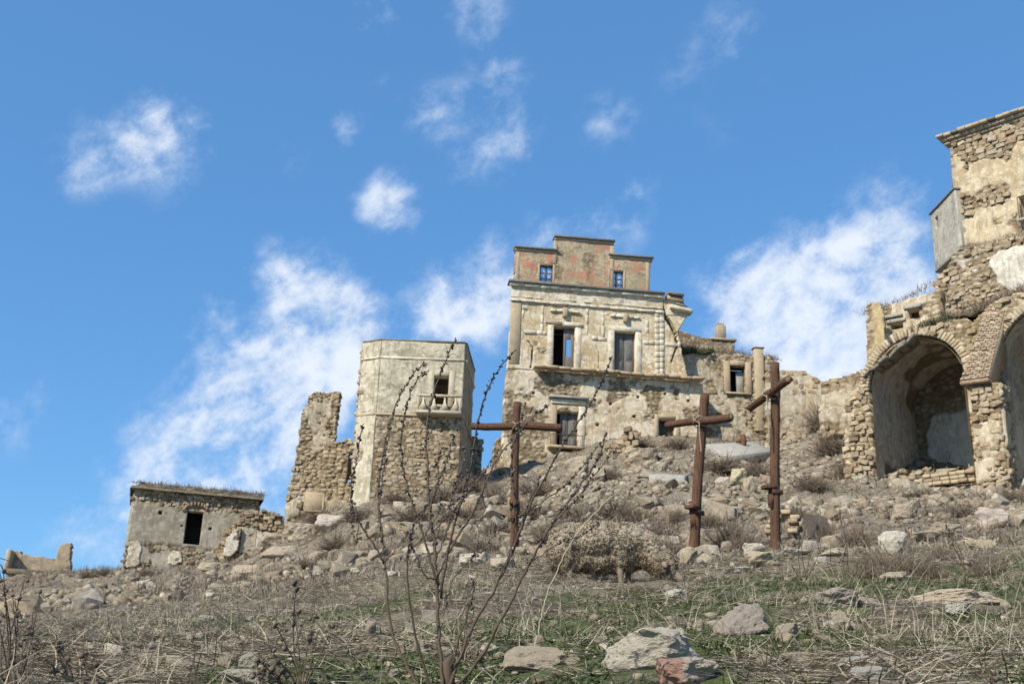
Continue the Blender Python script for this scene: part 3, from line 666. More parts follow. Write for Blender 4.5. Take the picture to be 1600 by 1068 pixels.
wall('chamfer_wall', tow, cp, (-1.1,0,-2.5,7.42), .05, keep_poly(cp,[(560,528),(605,520),(590,900),(540,900)],.02,3) and (lambda s,t: s > -1.06+.09*fbm(t*2,s*0+1,3,2)+.0*s), [], dch, ach, .45, W_tow)
rp = PL.at(tp.pt(3.5,0),86)
W_tows = mat_wall('shade toned tower side', (.36,.3,.205),(.3,.24,.155),(.4,.34,.24),S1,S2,S3,(.2,.16,.11))  # tower render again, darkened to put the side's shade into its colour
drr,arr = std(lambda s,t: sstep(.4,.5,fbm(s*1.2,t*1.2,4,75)+.1),.3,.2,24,.04,.03)
wall('side_wall', tow, rp, (0,4.2,-2.5,7.42), .08, None, [], lambda s,t: drr(s,t)*(s>.05), arr, .4, W_tows)
lp = PL.at(cp.pt(-1.05,0),-97); wall('side_wall', tow, lp, (-3.5,0,-2.5,7.4), .12, None, [], drr, arr, .3, W_tows)
pbox('rear_wall', tow, tp, -.9,-2.4,3.4,7.3,-4.3,-4,M_tanfr); pbox('floor_slab', tow, tp, -.8,3.75,3.1,3.98,-4,-.5,M_conc); pbox('roof_slab', tow, tp, -.9,6.6,3.08,6.75,-3.95,-.5,M_conc)
for (k,a,c) in ((tp,-.4,3.52),(cp,-1.05,-.01),(rp,.0,4.2)):
    pbox('coping', tow, k, a,7.43,c,7.53,-.4,.1,M_cap,.02); pbox('ledge', tow, k, a+.01,6.56,c-.01,6.66,.03,.13,M_white,.02); pbox('string_course', tow, k, a+.01,3.86,c-.01,3.96,.03,.12,M_tanfr,.02)
x0,y0,x1,y1 = wh
for k in ((x0-.26,y0-.3,x0-.01,y1+.25),(x1+.01,y0-.3,x1+.26,y1+.25),(x0,y1+.01,x1,y1+.25)): pbox('window_surround', tow, tp, *k, .03,.1,M_towtrim,.008)
a = tp.off(.5).st(650,641); c = tp.off(.5).st(721,647); bx0,bx1 = a[0],c[0]; bt = .5*(a[1]+c[1])
pbox('balcony_slab', tow, tp, bx0,bt-.06,bx1,bt+.08,.05,.6,M_towtrim,.02)
rt_ = tp.off(.5).st(686,618)[1]; pbox('balcony_rail', tow, tp, bx0+.02,rt_-.06,bx1-.02,rt_+.05,.44,.58,M_towtrim,.015)
hgt = rt_-.065-(bt+.085); n_=4; ww=(bx1-bx0-.1)/n_
for i in range(n_):
    xx = bx0+.05+i*ww; pprism('balustrade_panel', tow, tp, [(xx+.01,bt+.085),(xx+ww-.01,bt+.085),(xx+ww*.62,bt+.085+hgt*.55),(xx+ww*.55,bt+.085+hgt*.98),(xx+ww*.45,bt+.085+hgt*.98),(xx+ww*.38,bt+.085+hgt*.55)], .47,.55,M_towtrim)
for xx in (bx0+.03,bx1-.13): pbox('balcony_post', tow, tp, xx,bt+.085,xx+.1,rt_-.065,.46,.56,M_towtrim,.01)
def k_t(s,t): return (t<3.8)&(s>-.25)&(s<3.42)
masonry(tow, tp, k_t, (-.3,3.45,-.6,3.75), .14,.24, 8, .0, 290, drop=.12)
masonry(tow, cp, lambda s,t: (t<7.2)&(s<-.8)&(s>-1.1), (-1.1,-.75,0,7.2), .16,.26, 9, .02, 20, drop=.1)
# dark wall stub to its right
zp = PL(735,745,56,15); stub = thing('wall_stub', zp.pt(.2,0), 'dark low wall stub in shade just right of the tower house', 'wall')
dz,az = std(lambda s,t: s*0,.3,.2,27,.06,.03)
kz = keep_poly(zp,[(722,690),(736,682),(753,688),(752,700),(752,800),(715,800)],.03,2); Q=np.array(kz.poly)
wall('rubble_face', stub, zp, (Q[:,0].min()-.1,Q[:,0].max()+.1,Q[:,1].min(),Q[:,1].max()+.1), .07, kz, [], dz, az, .5, W_rub, back=True)
masonry(stub, zp, kz, (-.6,.9,0,2.4), .2,.3, 12, .05, 40, drop=.3)
# brick stub left of the house
zp2 = PL(780,740,60,7); stub2 = thing('wall_stub', zp2.pt(0,0), 'narrow broken wall end against the left foot of the tall house', 'wall')
kz = keep_poly(zp2,[(772,690),(779,683),(790,686),(792,800),(766,800)],.02,3); Q=np.array(kz.poly)
wall('rubble_face', stub2, zp2, (Q[:,0].min()-.1,Q[:,0].max()+.1,Q[:,1].min(),Q[:,1].max()+.1), .06, kz, [], dz, az, .5, W_low, back=True)
# ================================================================== tall leaning wall fragment
fp = PL(450,795,54,3)
frag = thing('ruined_wall', fp.pt(1,0), 'tall jagged rubble wall fragment standing alone left of the tower house', 'wall')
kf = keep_poly(fp,[(447,860),(446,800),(452,760),(462,718),(466,690),(470,660),(478,632),(487,616),(500,611),(512,615),(520,612),(532,612),(529,640),(525,665),(523,688),(535,690),(548,686),(556,700),(556,860)],.045,12,4)
dfr,afr = std(lambda s,t: sstep(.62,.68,fbm(s*.8,t*.8,4,81)+.1*(t<1)*(s>.9)), .3,.2,28,.08,.03)
nh = np.concatenate([fp.st(541,755),fp.st(553,706)])
wall('rubble_face', frag, fp, (-.5,4,-2.2,6), .055, kf, [tuple(nh)], lambda s,t: dfr(s,t)+.25*(fbm(s*.9,t*.9,3,83)-.5), afr, .7, W_rub, back=True)
pprism('niche_arch', frag, fp, [(nh[0]-.05,nh[3]-.15),(nh[0]-.05,nh[3]+.1),(nh[2]+.1,nh[3]+.1),(nh[2]+.1,nh[3]-.12),(nh[2]-.03,nh[3]-.06),((nh[0]+nh[2])/2,nh[3]-.02)], -.3,.06,M_tanfr)
pbox('niche_infill', frag, fp, nh[0]-.1,nh[1]+.5,nh[2]+.2,nh[3],-1.5,-1.3,M_conc)
pboxpx('plaster_slab', frag, fp, 477,768,505,800,.05,.22,M_tanfr,.12)
masonry(frag, fp, lambda s,t: kf(s,t)&~((s>nh[0]-.1)&(t<nh[3])&(t>nh[1])), (-.2,3.4,.1,5.7), .13,.25, 15, .03, 290, drop=.2)
# ================================================================== hut with a turf roof
up = PL(192,891,60,17)
hut = thing('stone_hut', up.pt(3,.3), 'grey rendered stone hut with a dark doorway and dry grass growing on its roof', 'hut')
pm_h = lambda s,t: np.clip(sstep(3.75,3.45,t+.5*(fbm(s*1.2,t,3,91)-.5)+.28*sstep(1.2,2.4,s))*sstep(1.35,1.6,t+.25*(fbm(s*2,t*2,3,92)-.5))*(1-sstep(5.7,6.1,s+.6*(fbm(s,t,3,93)-.5)))+(fbm(s*1.1+4,t*1.1,3,94)>.6)*(t<1.3),0,1)
dh,ah = std(pm_h,.32,.21,31,.05,.03)
dr = (2.84,1.62,3.68,3.38)
wall('front_wall', hut, up, (0,6.5,-2,4.45), .06, lambda s,t: t < 4.4+.1*fbm(s*2,s*0,3,3), [dr,(1.35,3.05,1.55,3.25),(4.05,2.45,4.2,2.6),(1.95,3.55,2.15,3.75),(2.6,2.5,2.7,2.6)], dh, ah, .5, W_hut)
up2 = PL.at(up.pt(6.5,0),100); wall('side_wall', hut, up2, (0,5,-2,4.4), .09, lambda s,t: t<4.3-.25*s*.5+.2*fbm(s*2,t*0,3,5), [], dz, az, .5, W_rub)
up3 = PL.at(up.pt(0,0),-73); wall('side_wall', hut, up3, (-5,0,-2,4.4), .12, None, [], dh, ah, .4, W_hut)
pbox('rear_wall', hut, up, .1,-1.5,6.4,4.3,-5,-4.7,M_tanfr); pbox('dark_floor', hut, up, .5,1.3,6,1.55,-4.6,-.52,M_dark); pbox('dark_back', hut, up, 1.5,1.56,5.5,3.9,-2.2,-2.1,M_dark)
for (a_,c_) in (([(.1,.2),(.72,.35),(.75,1.3),(.55,1.55),(.12,1.5)]),0),([(2.2,.45),(2.9,.6),(2.8,1.1),(2.45,1.3),(2.2,1.0)],1):
    kx=(lambda a_:(lambda s,t: in_poly(s+.12*(fbm(s*4,t*4,3,5)-.5),t+.2*(fbm(s*4+9,t*4,3,6)-.5),a_)))(a_)
    wall('whitewash_patch', hut, up, (a_[0][0]-.2,a_[1][0]+.2,0,1.8), .04, kx, [], lambda s,t: .11+.02*fbm(s*3,t*3,3,4), lambda s,t: np.stack([s*0+1,s*0+.5,s*0],-1), -.02, W_ent)
for i in range(9):
    a0 = math.radians(168-i*17.5); xx=3.26+.62*math.cos(a0); yy=3.42+.38*math.sin(a0); o = pbox('brick', hut, PL.at(up.pt(xx,yy,.1),17), -.05,-.1,.05,.1,-.1,.05,M_brick,.01)
# mound of turf on the roof
gx,gy = np.meshgrid(np.linspace(-.25,6.75,80),np.linspace(.35,-5.2,60)); ex = np.minimum(np.minimum(gx+.25,6.75-gx),np.minimum(.35-gy,gy+5.2))
gz = 4.42+sstep(0,.7,ex)*.32+(fbm(gx*2.2,gy*2.2,4,95)-.5)*.26*sstep(-.1,.3,ex)-.12*(ex<.05)-.05*gx*0
ix = np.arange(gx.size).reshape(gx.shape); Fq = np.stack([ix[:-1,:-1],ix[:-1,1:],ix[1:,1:],ix[1:,:-1]],-1).reshape(-1,4)
M_turf = mat_plain('dry roof turf', (.13,.105,.072), (.2,.165,.115), 5, c3=(.27,.225,.155), bs=.9, bd=.06)
part('turf_roof', up.pt(gx,gz,gy).reshape(-1,3), Fq, None, M_turf, hut, True)
bx_ = np.linspace(-.2,6.7,24)
for i in range(23): pbox('eaves_slab', hut, up, bx_[i]+.01,4.36+.04*rq.random(),bx_[i+1]-.01,4.42+.03*rq.random(),-.3,.06+.14*rq.random(),M_turf if rq.random()<.6 else M_tanfr,.01)
masonry(hut, up.off(-.02), lambda s,t: (pm_h(s,t)<.3)&~((s>dr[0]-.1)&(s<dr[2]+.1)&(t>dr[1]-.1)&(t<dr[3]+.5)), (.05,6.4,.2,4.3), .15,.25, 21, .05, 200, drop=.2)
# collapsed walls in front of the hut
vp = PL(345,870,57.5,12)
col_ = thing('collapsed_wall', vp.pt(1,0), 'collapsed rubble wall with white plastered faces against the right end of the turf roofed hut', 'wall')
kv = keep_poly(vp,[(330,905),(336,860),(350,835),(368,818),(382,803),(405,798),(420,797),(444,806),(447,830),(440,905)],.05,14)
dv,av = std(lambda s,t: sstep(.6,.66,fbm(s*.9,t*.9,3,96)),.32,.22,33,.09,.03)
wall('rubble_face', col_, vp, (-.8,4,-1.5,3), .06, kv, [], lambda s,t: dv(s,t)+.3*(fbm(s,t,3,97)-.5), av, .8, W_rub, back=True)
v2 = vp.off(.5); W_bwh = mat_wall('flaked white plaster on stone', (.60,.55,.45),(.47,.41,.31),(.65,.61,.53),S1,S2,S3,(.24,.2,.15)); M_wht2 = mat_plain('flaked white plaster', (.60,.56,.47), (.42,.36,.27), 3.5, c3=(.3,.26,.2), lo=.4, hi=.55)
for (poly,mt) in (([(349,868),(353,842),(368,826),(377,824),(371,858),(360,868)],M_wht2),([(379,822),(402,826),(398,862),(374,862)],M_conc),([(402,828),(411,832),(414,848),(408,862),(399,860)],M_wht2)):
    pz=keep_poly(v2,poly,.012,int(poly[0][0]),5); Qz=np.array(pz.poly); zo=0.0 if mt is M_wht2 else -.22
    dzz,azz=std(lambda s,t: sstep(.36,.44,fbm(s*2.2,t*2.2,4,int(poly[0][0]))+(.03 if mt is M_wht2 else .2)),.2,.14,71,.04,.03)
    wall('plaster_face', col_, v2, (Qz[:,0].min()-.1,Qz[:,0].max()+.1,Qz[:,1].min()-.1,Qz[:,1].max()+.1), .035, pz, [], lambda s,t: dzz(s,t)+zo, azz, .45+zo, W_bwh if mt is M_wht2 else W_hut)
masonry(col_, vp.off(.1), kv, (-.6,3.6,-.3,2.6), .16,.28, 23, .08, 160, drop=.2)
# ================================================================== far left ruin
qp = PL(30,905,68,10)
lr = thing('roofless_ruin', qp.pt(1,0), 'small roofless ruin with two wall stubs standing on a ledge at the far left', 'ruin')
W_och2 = mat_wall('brown plaster ruin', (.34,.27,.18),(.27,.21,.135),(.4,.33,.24),S1,S2,S3,(.17,.135,.095))
kq = keep_poly(qp,[(8,960),(11,862),(20,859),(33,861),(34,866),(88,872),(90,858),(95,851),(104,848),(112,849),(110,880),(107,960)],.03,15)
dq,aq = std(lambda s,t: sstep(.42,.5,fbm(s*.7,t*.7,3,98)),.34,.22,35,.06,.03)
wall('rubble_face', lr, qp, (-1.6,3.6,-2.5,2.6), .06, kq, [], dq, aq, .5, W_och2, back=True)
pboxpx('wall_return', lr, qp, 10,893,24,861,-2.5,.9,M_tanfr,.06)
pboxpx('ledge_slab', lr, qp, 12,899,70,894,-1,1.1,M_turf,.05); pboxpx('ledge_slab', lr, qp, 71,900,150,896,-1,.8,M_turf,.05)
masonry(lr, qp, kq, (-1.3,3.3,.2,2.6), .16,.24, 25, -.02, 80, drop=.5)
# ================================================================== vaulted arches on the right
kp_ = PL(1360,760,36,-42)
arch = thing('vaulted_ruin', kp_.pt(2,0), 'ruin with two big open arches and a brick buttress, at right edge', 'ruin')
AS0,AS1 = kp_.st(1362,660)[0]+.02, kp_.st(1516,660)[0]; AT = kp_.st(1452,521)[1]; AR=(AS1-AS0)/2; AC=(AS0+AS1)/2; ASP=AT-AR
B0 = kp_.st(1566,640)[0]+.1; BR_=AR*1.02; BC=B0+BR_; BSP=ASP+.15
def in_arch(s,t,c,r,sp): return (np.abs(s-c)<r)&(t<sp)|((s-c)**2+(t-sp)**2<r*r)&(t>=sp)
kout = keep_poly(kp_,[(1316,860),(1318,800),(1322,700),(1320,640),(1330,618),(1343,604),(1360,585),(1378,562),(1400,541),(1425,522),(1450,510),(1478,502),(1505,499),(1520,505),(1532,492),(1548,476),(1570,466),(1610,450),(1700,430),(1760,480),(1760,860)],.04,16)
def karch(s,t): return kout(s,t)&~in_arch(s,t,AC,AR+.02,ASP)&~in_arch(s,t,BC,BR_+.02,BSP)
dA,aA = std(lambda s,t: sstep(.6,.68,fbm(s*.9,t*.9,3,101))*.9, .27,.17,41,.07,.03)
W_arch = mat_wall('tan arch masonry', (.47,.39,.27),(.38,.3,.19),(.53,.46,.35),(.24,.175,.105),(.38,.3,.19),(.5,.42,.3),(.17,.135,.09))
wall('rubble_face', arch, kp_, (-1.6,9.5,-2.5,6.5), .045, karch, [], dA, aA, .5, W_arch)
def arc_path(c,r,sp,base,n=26,e=0.0):
    th = np.linspace(math.pi,0,n); a = [(c-r-e,base)]+[(c+(r+e)*math.cos(x),sp+(r+e)*math.sin(x)) for x in th]+[(c+r+e,base)]
    return np.array(a)
def vault(name, c,r,sp,base,d0,d1,nd,mat,e=0.0,seed=0,pthr=.42):
    pa = arc_path(c,r,sp,base,40,e); seg = np.linalg.norm(np.diff(pa,axis=0),axis=1); L = np.concatenate([[0],np.cumsum(seg)])
    li = np.linspace(0,L[-1],140); sp_ = np.stack([np.interp(li,L,pa[:,0]),np.interp(li,L,pa[:,1])],1)
    cen = np.array([c,sp-.5]); dd = np.linspace(d0,d1,nd); LL,DD = np.meshgrid(li,dd); m_ = sstep(pthr,pthr+.06,fbm(LL*.7,DD*.7,4,seed))
    f1,f2,cid = worley(LL/.28,DD/.2,seed+1); st=np.clip((f2-f1)*3,0,1)
    out = sp_[None]-(unit(sp_-cen)[None])*((m_*.07+(1-m_)*st*.06*cid)+.05*(fbm(LL*1.5,DD*1.5,3,seed+5)-.5))[...,None]
    V = kp_.pt(out[...,0],out[...,1],DD); ix=np.arange(LL.size).reshape(LL.shape); Fq=np.stack([ix[:-1,:-1],ix[:-1,1:],ix[1:,1:],ix[1:,:-1]],-1).reshape(-1,4)
    part(name, V.reshape(-1,3), Fq, None, mat, arch, False, {'mask': np.stack([m_,cid,(1-st)*(1-m_)*.6],-1).reshape(-1,3)})
BASE=-.9
M_vous = mat_stone('pale arch bricks',[(.40,.33,.22),(.33,.265,.175),(.46,.39,.28),(.36,.29,.2)])
W_rev = mat_wall('arch reveal', (.47,.39,.27),(.38,.3,.2),(.52,.46,.36),(.3,.2,.13),(.36,.28,.18),(.45,.36,.25),(.2,.16,.11))
for (c,r,sp,sd) in ((AC,AR,ASP,3),(BC,BR_,BSP,9)):
    vault('arch_reveal', c,r,sp,BASE,.02,-.62,12,W_rev,0,sd,.3)
    vault('barrel_vault', c,r,sp,BASE,-.62,-4.2,60,W_vau,.26,sd+20,.34)
    # ring that joins the reveal to the wider vault behind it
    a_=arc_path(c,r,sp,BASE,40,-.02); b_=arc_path(c,r,sp,BASE,40,.3); k=len(a_); V=np.concatenate([kp_.pt(a_[:,0],a_[:,1],np.full(k,-.62)),kp_.pt(b_[:,0],b_[:,1],np.full(k,-.62))]); Fq=[(i,i+1,k+i+1,k+i) for i in range(k-1)]
    part('arch_ring', V, Fq, None, M_tanfr, arch)
    # radial bricks of the arch rim
    acc_=Acc(); n_=46
    for i in range(n_):
        th=math.pi*(i+.5)/n_; hh=rq.uniform(.24,.34); R0=r+.012
        if rq.random()<.06: continue
        wv=(math.pi*r/n_)*.44; cs,ss=math.cos(th),math.sin(th); e=np.array([-ss,cs])
        q4=[np.array([c,sp])+np.array([cs,ss])*R0-e*wv, np.array([c,sp])+np.array([cs,ss])*R0+e*wv, np.array([c,sp])+np.array([cs,ss])*(R0+hh)+e*wv*1.1, np.array([c,sp])+np.array([cs,ss])*(R0+hh)-e*wv*1.1]
        d1=.09+rq.uniform(-.02,.05); pts=[kp_.pt(*x,-.1) for x in q4]+[kp_.pt(*x,d1) for x in q4]
        part('brick', *hexa([np.ravel(x) for x in pts],.012), M_vous if rq.random()<.85 else M_brick, arch)
# back wall of the first vault: torn plaster at left, pale plaster at right
bk = kp_.off(-4.15); us = bk.st(1455,690)[0]; tB = bk.st(1490,643)[1]
def pmB(s,t): return sstep(.0,.12,s-us-.35*(fbm(t*1.3,s*.0+2,3,111)-.5)-.12*np.sin(t*2.2))*sstep(tB+.12,tB-.1,t+.3*(fbm(s*2,t,2,112)-.5))
dB,aB = std(pmB,.26,.18,43,.08,.10)
wall('rear_wall', arch, bk, (AC-AR-.4,AC+AR+.4,BASE,AT+.4), .05, None, [], lambda s,t: dB(s,t)+.12*(fbm(s*1.3,t*1.3,3,114)-.5), aB, .3, W_pal)
wall('rear_wall', arch, bk, (BC-BR_-.4,BC+BR_+.4,BASE,AT+.6), .08, None, [], dB, lambda s,t: aB(s+40,t), .3, W_vau)
for c,r in ((AC,AR),(BC,BR_)):
    pbox('rubble_floor', arch, kp_, c-r-.3,BASE,c+r+.3,-.25,-4.1,-.05,M_conc,.1)
# stones of the piers
masonry(arch, kp_, lambda s,t: karch(s,t)&(s<AS0-.04)&(t<3.6), (-1.2,AS0,-.7,3.5), .14,.23, 31, .07, 130, drop=.06)
masonry(arch, kp_, lambda s,t: karch(s-.2,t)&karch(s+.2,t)&(s>AS0-1.2)&(t>3.0), (-1,8,2.8,6), .15,.25, 32, .06, 60, drop=.35)
# pier and sloping brick buttress between the arches
b1 = kp_.off(.75); A1=b1.st(1517,604); A2=b1.st(1559,598); A3=b1.st(1570,748); A0=b1.st(1530,755)
ps0,ps1=min(A1[0],A0[0])+.02,max(A2[0],A3[0]); pt1=.5*(A1[1]+A2[1])
dP,aP = std(lambda s,t: sstep(.6,.66,fbm(s,t,3,121)),.28,.18,45,.08,.03)
kpier = lambda s,t: (s>ps0+.12*(fbm(t*2,s*0,3,4)-.5))&(s<ps1-.02)&(t<pt1-.02)
pside = PL.at(b1.pt(ps1,0),48)
wall('pier', arch, pside, (.02,.8,-2.2,pt1), .05, None, [], dP, aP, .02, W_arch)
wall('pier', arch, b1, (ps0-.1,ps1,-2.2,pt1), .05, kpier, [], dP, aP, .8, W_arch)
masonry(arch, b1, lambda s,t:(s>ps0+.06)&(s<ps1-.06)&(t<pt1-.1), (ps0,ps1,-.8,pt1-.05), .14,.22, 33, .06, 90, drop=.08)
k0 = kp_.off(.1); T0=k0.st(1543,480); T1=k0.st(1570,484); b2=kp_.off(.95); L0=b2.st(1500,594); L1=b2.st(1545,588)
q0,q1,q2,q3 = k0.pt(*T0),k0.pt(*T1),b2.pt(*L1),b2.pt(*L0)
q0,q1,q2,q3=[np.ravel(x) for x in (q0,q1,q2,q3)]; nrm=unit(np.cross(q3-q0,q1-q0)); nrm = nrm if nrm@kp_.N>0 else -nrm
back=[q0-kp_.N*.5-nrm*.03,q1-kp_.N*.5-nrm*.03,q2-kp_.N*1.1-nrm*.03,q3-kp_.N*1.1-nrm*.03]; fr=[x-nrm*.03 for x in (q0,q1,q2,q3)]
part('buttress_core', *hexa(back+fr,0), M_tanfr, arch)
rows=30; cols_=4
for i in range(rows):
    for j in range(-1,cols_):
        u0=max(0,(j+(.5 if i%2 else 0))/cols_+.012); u1=min(1,(j+1+(.5 if i%2 else 0))/cols_-.012)
        if u1-u0<.06 or rq.random()<.04: continue
        v0,v1=(i+.09)/rows,(i+.91)/rows; f_=lambda u,v:(q0*(1-u)+q1*u)*(1-v)+(q3*(1-u)+q2*u)*v
        c4=[f_(u0,v1),f_(u1,v1),f_(u1,v0),f_(u0,v0)]; h1=rq.uniform(.0,.03)
        part('brick', *hexa([x-nrm*.08 for x in c4]+[x+nrm*h1 for x in c4],.008), M_brick, arch)
hx=[x for x in (q3,q2)]; low=[q3-np.array([0,0,.16])+kp_.N*.06,q2-np.array([0,0,.16])+kp_.N*.06,q2-np.array([0,0,.16])-kp_.N*1.0,q3-np.array([0,0,.16])-kp_.N*1.0]
part('buttress_sill', *hexa(low+[x+np.array([0,0,.12]) for x in low],.02), M_brick, arch)
# low brick parapet at the foot of the first arch
for i in range(3):
    s=AS0+.15+.1*(i%2)
    while s < AS1-.1:
        w_=rq.uniform(.2,.3)
        if rq.random()>.12: pbox('brick', arch, kp_, s,-.22+i*.13,s+w_-.02,-.22+i*.13+.115,-.2,.12+rq.uniform(-.04,.05),M_brick if rq.random()<.45 else M_tanfr,.015)
        s+=w_
M_earth0 = mat_plain('grey brown ledge stone', (.25,.215,.16), (.17,.145,.11), 4, c3=(.33,.29,.22), bs=1, bd=.05)
# ledge stones lying along the left haunch of the arch
pt_=[kp_.off(.25).st(1347,588),kp_.off(.25).st(1372,566),kp_.off(.25).st(1400,543),kp_.off(.25).st(1428,518)]
for i in range(3):
    for j in range(2):
        a_=pt_[i]*(1-j*.5)+pt_[i+1]*j*.5; c_=pt_[i]*(.5-j*.5)+pt_[i+1]*(.5+j*.5); pslant('haunch_slab', arch, kp_, a_+np.array([0,rq.uniform(-.06,.06)]),c_-np.array([.03,rq.uniform(-.06,.06)]),rq.uniform(.1,.2),-.5,rq.uniform(.05,.3),M_earth0,.03)
# earth and scrub on top of the vaults
gx,gy=np.meshgrid(np.linspace(-.3,9,90),np.linspace(-.25,-9,70))
tp_=np.interp(gx,[-.3,.1,1,2,3.4,4.2,5,9],[3.2,3.7,4.5,5.0,5.0,5.25,5.4,6.0]); gz=tp_+.05-gy*.30+np.clip(-gy-3,0,9)*.22+(fbm(gx*1.2,gy*1.2,4,131)-.5)*.6
ix=np.arange(gx.size).reshape(gx.shape); Fq=np.stack([ix[:-1,:-1],ix[:-1,1:],ix[1:,1:],ix[1:,:-1]],-1).reshape(-1,4)
M_earth = mat_plain('dry earth and scrub', (.17,.135,.09), (.25,.205,.145), 2.2, c3=(.35,.31,.24), bs=1, bd=.08)
part('earth_cover', kp_.pt(gx,gz,gy).reshape(-1,3), Fq, None, M_earth, arch, True)
# ================================================================== ruin on top of the arches
np_ = PL(1357,590,39.5,-22)
tops = thing('ruined_room', np_.pt(.8,1), 'small ruined room with tan corner and two recessed windows, above the left side of the big arch', 'ruin')
kn = keep_poly(np_,[(1355,640),(1356,590),(1354,520),(1353,478),(1366,472),(1378,478),(1382,500),(1384,640)],.025,18)
Q=np.array(kn.poly); dn_,an_=std(lambda s,t: sstep(.35,.45,fbm(s*1.5,t*1.5,3,141)),.26,.17,47,.05,.03)
W_och = mat_wall('ochre plaster', (.44,.335,.17),(.36,.27,.14),(.47,.40,.27),(.24,.175,.105),(.38,.3,.19),(.5,.42,.3),(.2,.15,.1))
wall('corner_pier', tops, np_, (Q[:,0].min()-.1,Q[:,0].max()+.1,Q[:,1].min(),Q[:,1].max()+.1), .045, kn, [], dn_, an_, .6, W_och, back=True)
n2_ = PL(1385,545,40.5,-38)
kn2 = keep_poly(n2_,[(1378,600),(1378,482),(1390,476),(1412,472),(1430,466),(1452,460),(1470,448),(1470,600)],.025,19); Q=np.array(kn2.poly)
w1=np.concatenate([n2_.st(1392,517),n2_.st(1412,503)]); w2=np.concatenate([n2_.st(1420,500),n2_.st(1436,481)])
wall('rear_wall', tops, n2_, (Q[:,0].min()-.1,Q[:,0].max()+.1,Q[:,1].min(),Q[:,1].max()+.1), .05, kn2, [tuple(w1),tuple(w2)], dn_, an_, .5, W_arch)
for k in (w1,w2):
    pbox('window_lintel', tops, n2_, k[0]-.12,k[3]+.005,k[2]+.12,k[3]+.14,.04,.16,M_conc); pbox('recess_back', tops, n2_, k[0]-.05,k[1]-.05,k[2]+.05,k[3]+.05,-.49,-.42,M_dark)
pbox('wall_ledge', tops, n2_, w1[0]-.3,w1[3]+.2,w2[2]-.6,w1[3]+.32,.04,.22,M_conc,.02)
# ================================================================== castle block at the upper right
cpn = PL(1497,400,45,-45)
cas = thing('castle_block', cpn.pt(1.5,0), 'high ochre castle building with moulded cornice at the top right corner', 'building')
pmc = lambda s,t: sstep(.40,.48,fbm(s*.9,t*.9,5,151)+.08-.35*sstep(4.0,5.2,t)*sstep(.3,.6,fbm(s*.7+5,t,3,153))-.12*(s<.9)*(t>1.5))
dC,aC = std(pmc,.3,.2,51,.09,.05)
kcas = keep_poly(cpn,[(1497,412),(1500,398),(1499,350),(1497,300),(1491,232),(1485,222),(1600,176),(1900,60),(1900,300),(1600,384)],.02,20)
wall('render_wall', cas, cpn, (-.3,8,-2.0,5.75), .05, kcas, [tuple(np.concatenate([cpn.st(1597,342),cpn.st(1612,304)])),(.55,4.9,.72,5.25)], dC, aC, .6, W_cas)
rd=np.random.default_rng(4); xs_=np.linspace(-.28,8,26)
for i in range(25): 
    pbox('cornice_slab', cas, cpn, xs_[i]+.004,5.66+rd.uniform(-.02,.02),xs_[i+1]-.004,5.8+rd.uniform(-.03,.02),-.6,.46+rd.uniform(-.04,.04),M_cap if i%5==2 else M_tanfr,.015)
    pbox('cornice_moulding', cas, cpn, xs_[i]+.1,5.5,xs_[i+1]+.096,5.655,-.3,.3+rd.uniform(-.02,.02),M_tanfr,.03)
    pbox('cornice_moulding', cas, cpn, xs_[i]+.2,5.36,xs_[i+1]+.196,5.495,-.3,.17+rd.uniform(-.01,.01),M_tanfr,.03)
masonry(cas, cpn, lambda s,t:(pmc(s,t)<.35)&kcas(s,t), (.05,6,.1,5.3), .16,.28, 41, .09, 150, drop=.1)
cside = PL.at(cpn.pt(.22,0),-45-65)   # flank running away to the left
dS,aS = std(lambda s,t: sstep(.6,.7,fbm(s,t,3,155)),.3,.2,53,.08,.03)
wall('flank_wall', cas, cside, (-3.2,0,-2.5,5.3), .07, lambda s,t: t < np.interp(s,[-3.2,-2.0,-1.0,-.4,0],[3.3,3.6,4.0,4.6,5.3])+.3*(fbm(s*2,t*0,3,5)-.5), [], dS, aS, .5, W_rub)
# walled closet hanging from the corner
def Pd(u,v,Y): return P(u,v,Y)
c0=Pd(1491,296,44.6); c1=Pd(1491,385,44.6); c1=np.array([c0[0],c0[1],c1[2]])
wdir=None
best=9
for th in np.radians(np.arange(-88,-30,.5)):
    w_=-np.array([math.cos(th),math.sin(th),0]); dr_=ray(1452,338); n_=np.array([math.sin(th),-math.cos(th),0]); q_=dr_*((c0@n_)/(dr_@n_)); e=abs(q_[2]-c0[2])
    if e<best and q_@cf>0: best=e; wdir=w_; Lb=np.linalg.norm((q_-c0)[:2]); thb=th
Lb=min(Lb,2.6); bn=np.array([math.sin(thb),-math.cos(thb),0])
bp_=PL.at(c0,math.degrees(thb))
hh=c0[2]-c1[2]
M_closet = mat_plain('stained grey cement', (.285,.265,.215), (.22,.2,.16), 2.5, c3=(.34,.32,.265), stretch=(1,1,.4))
ww_=np.array([-Lb,0]); wv=bp_.st(1464,347); 
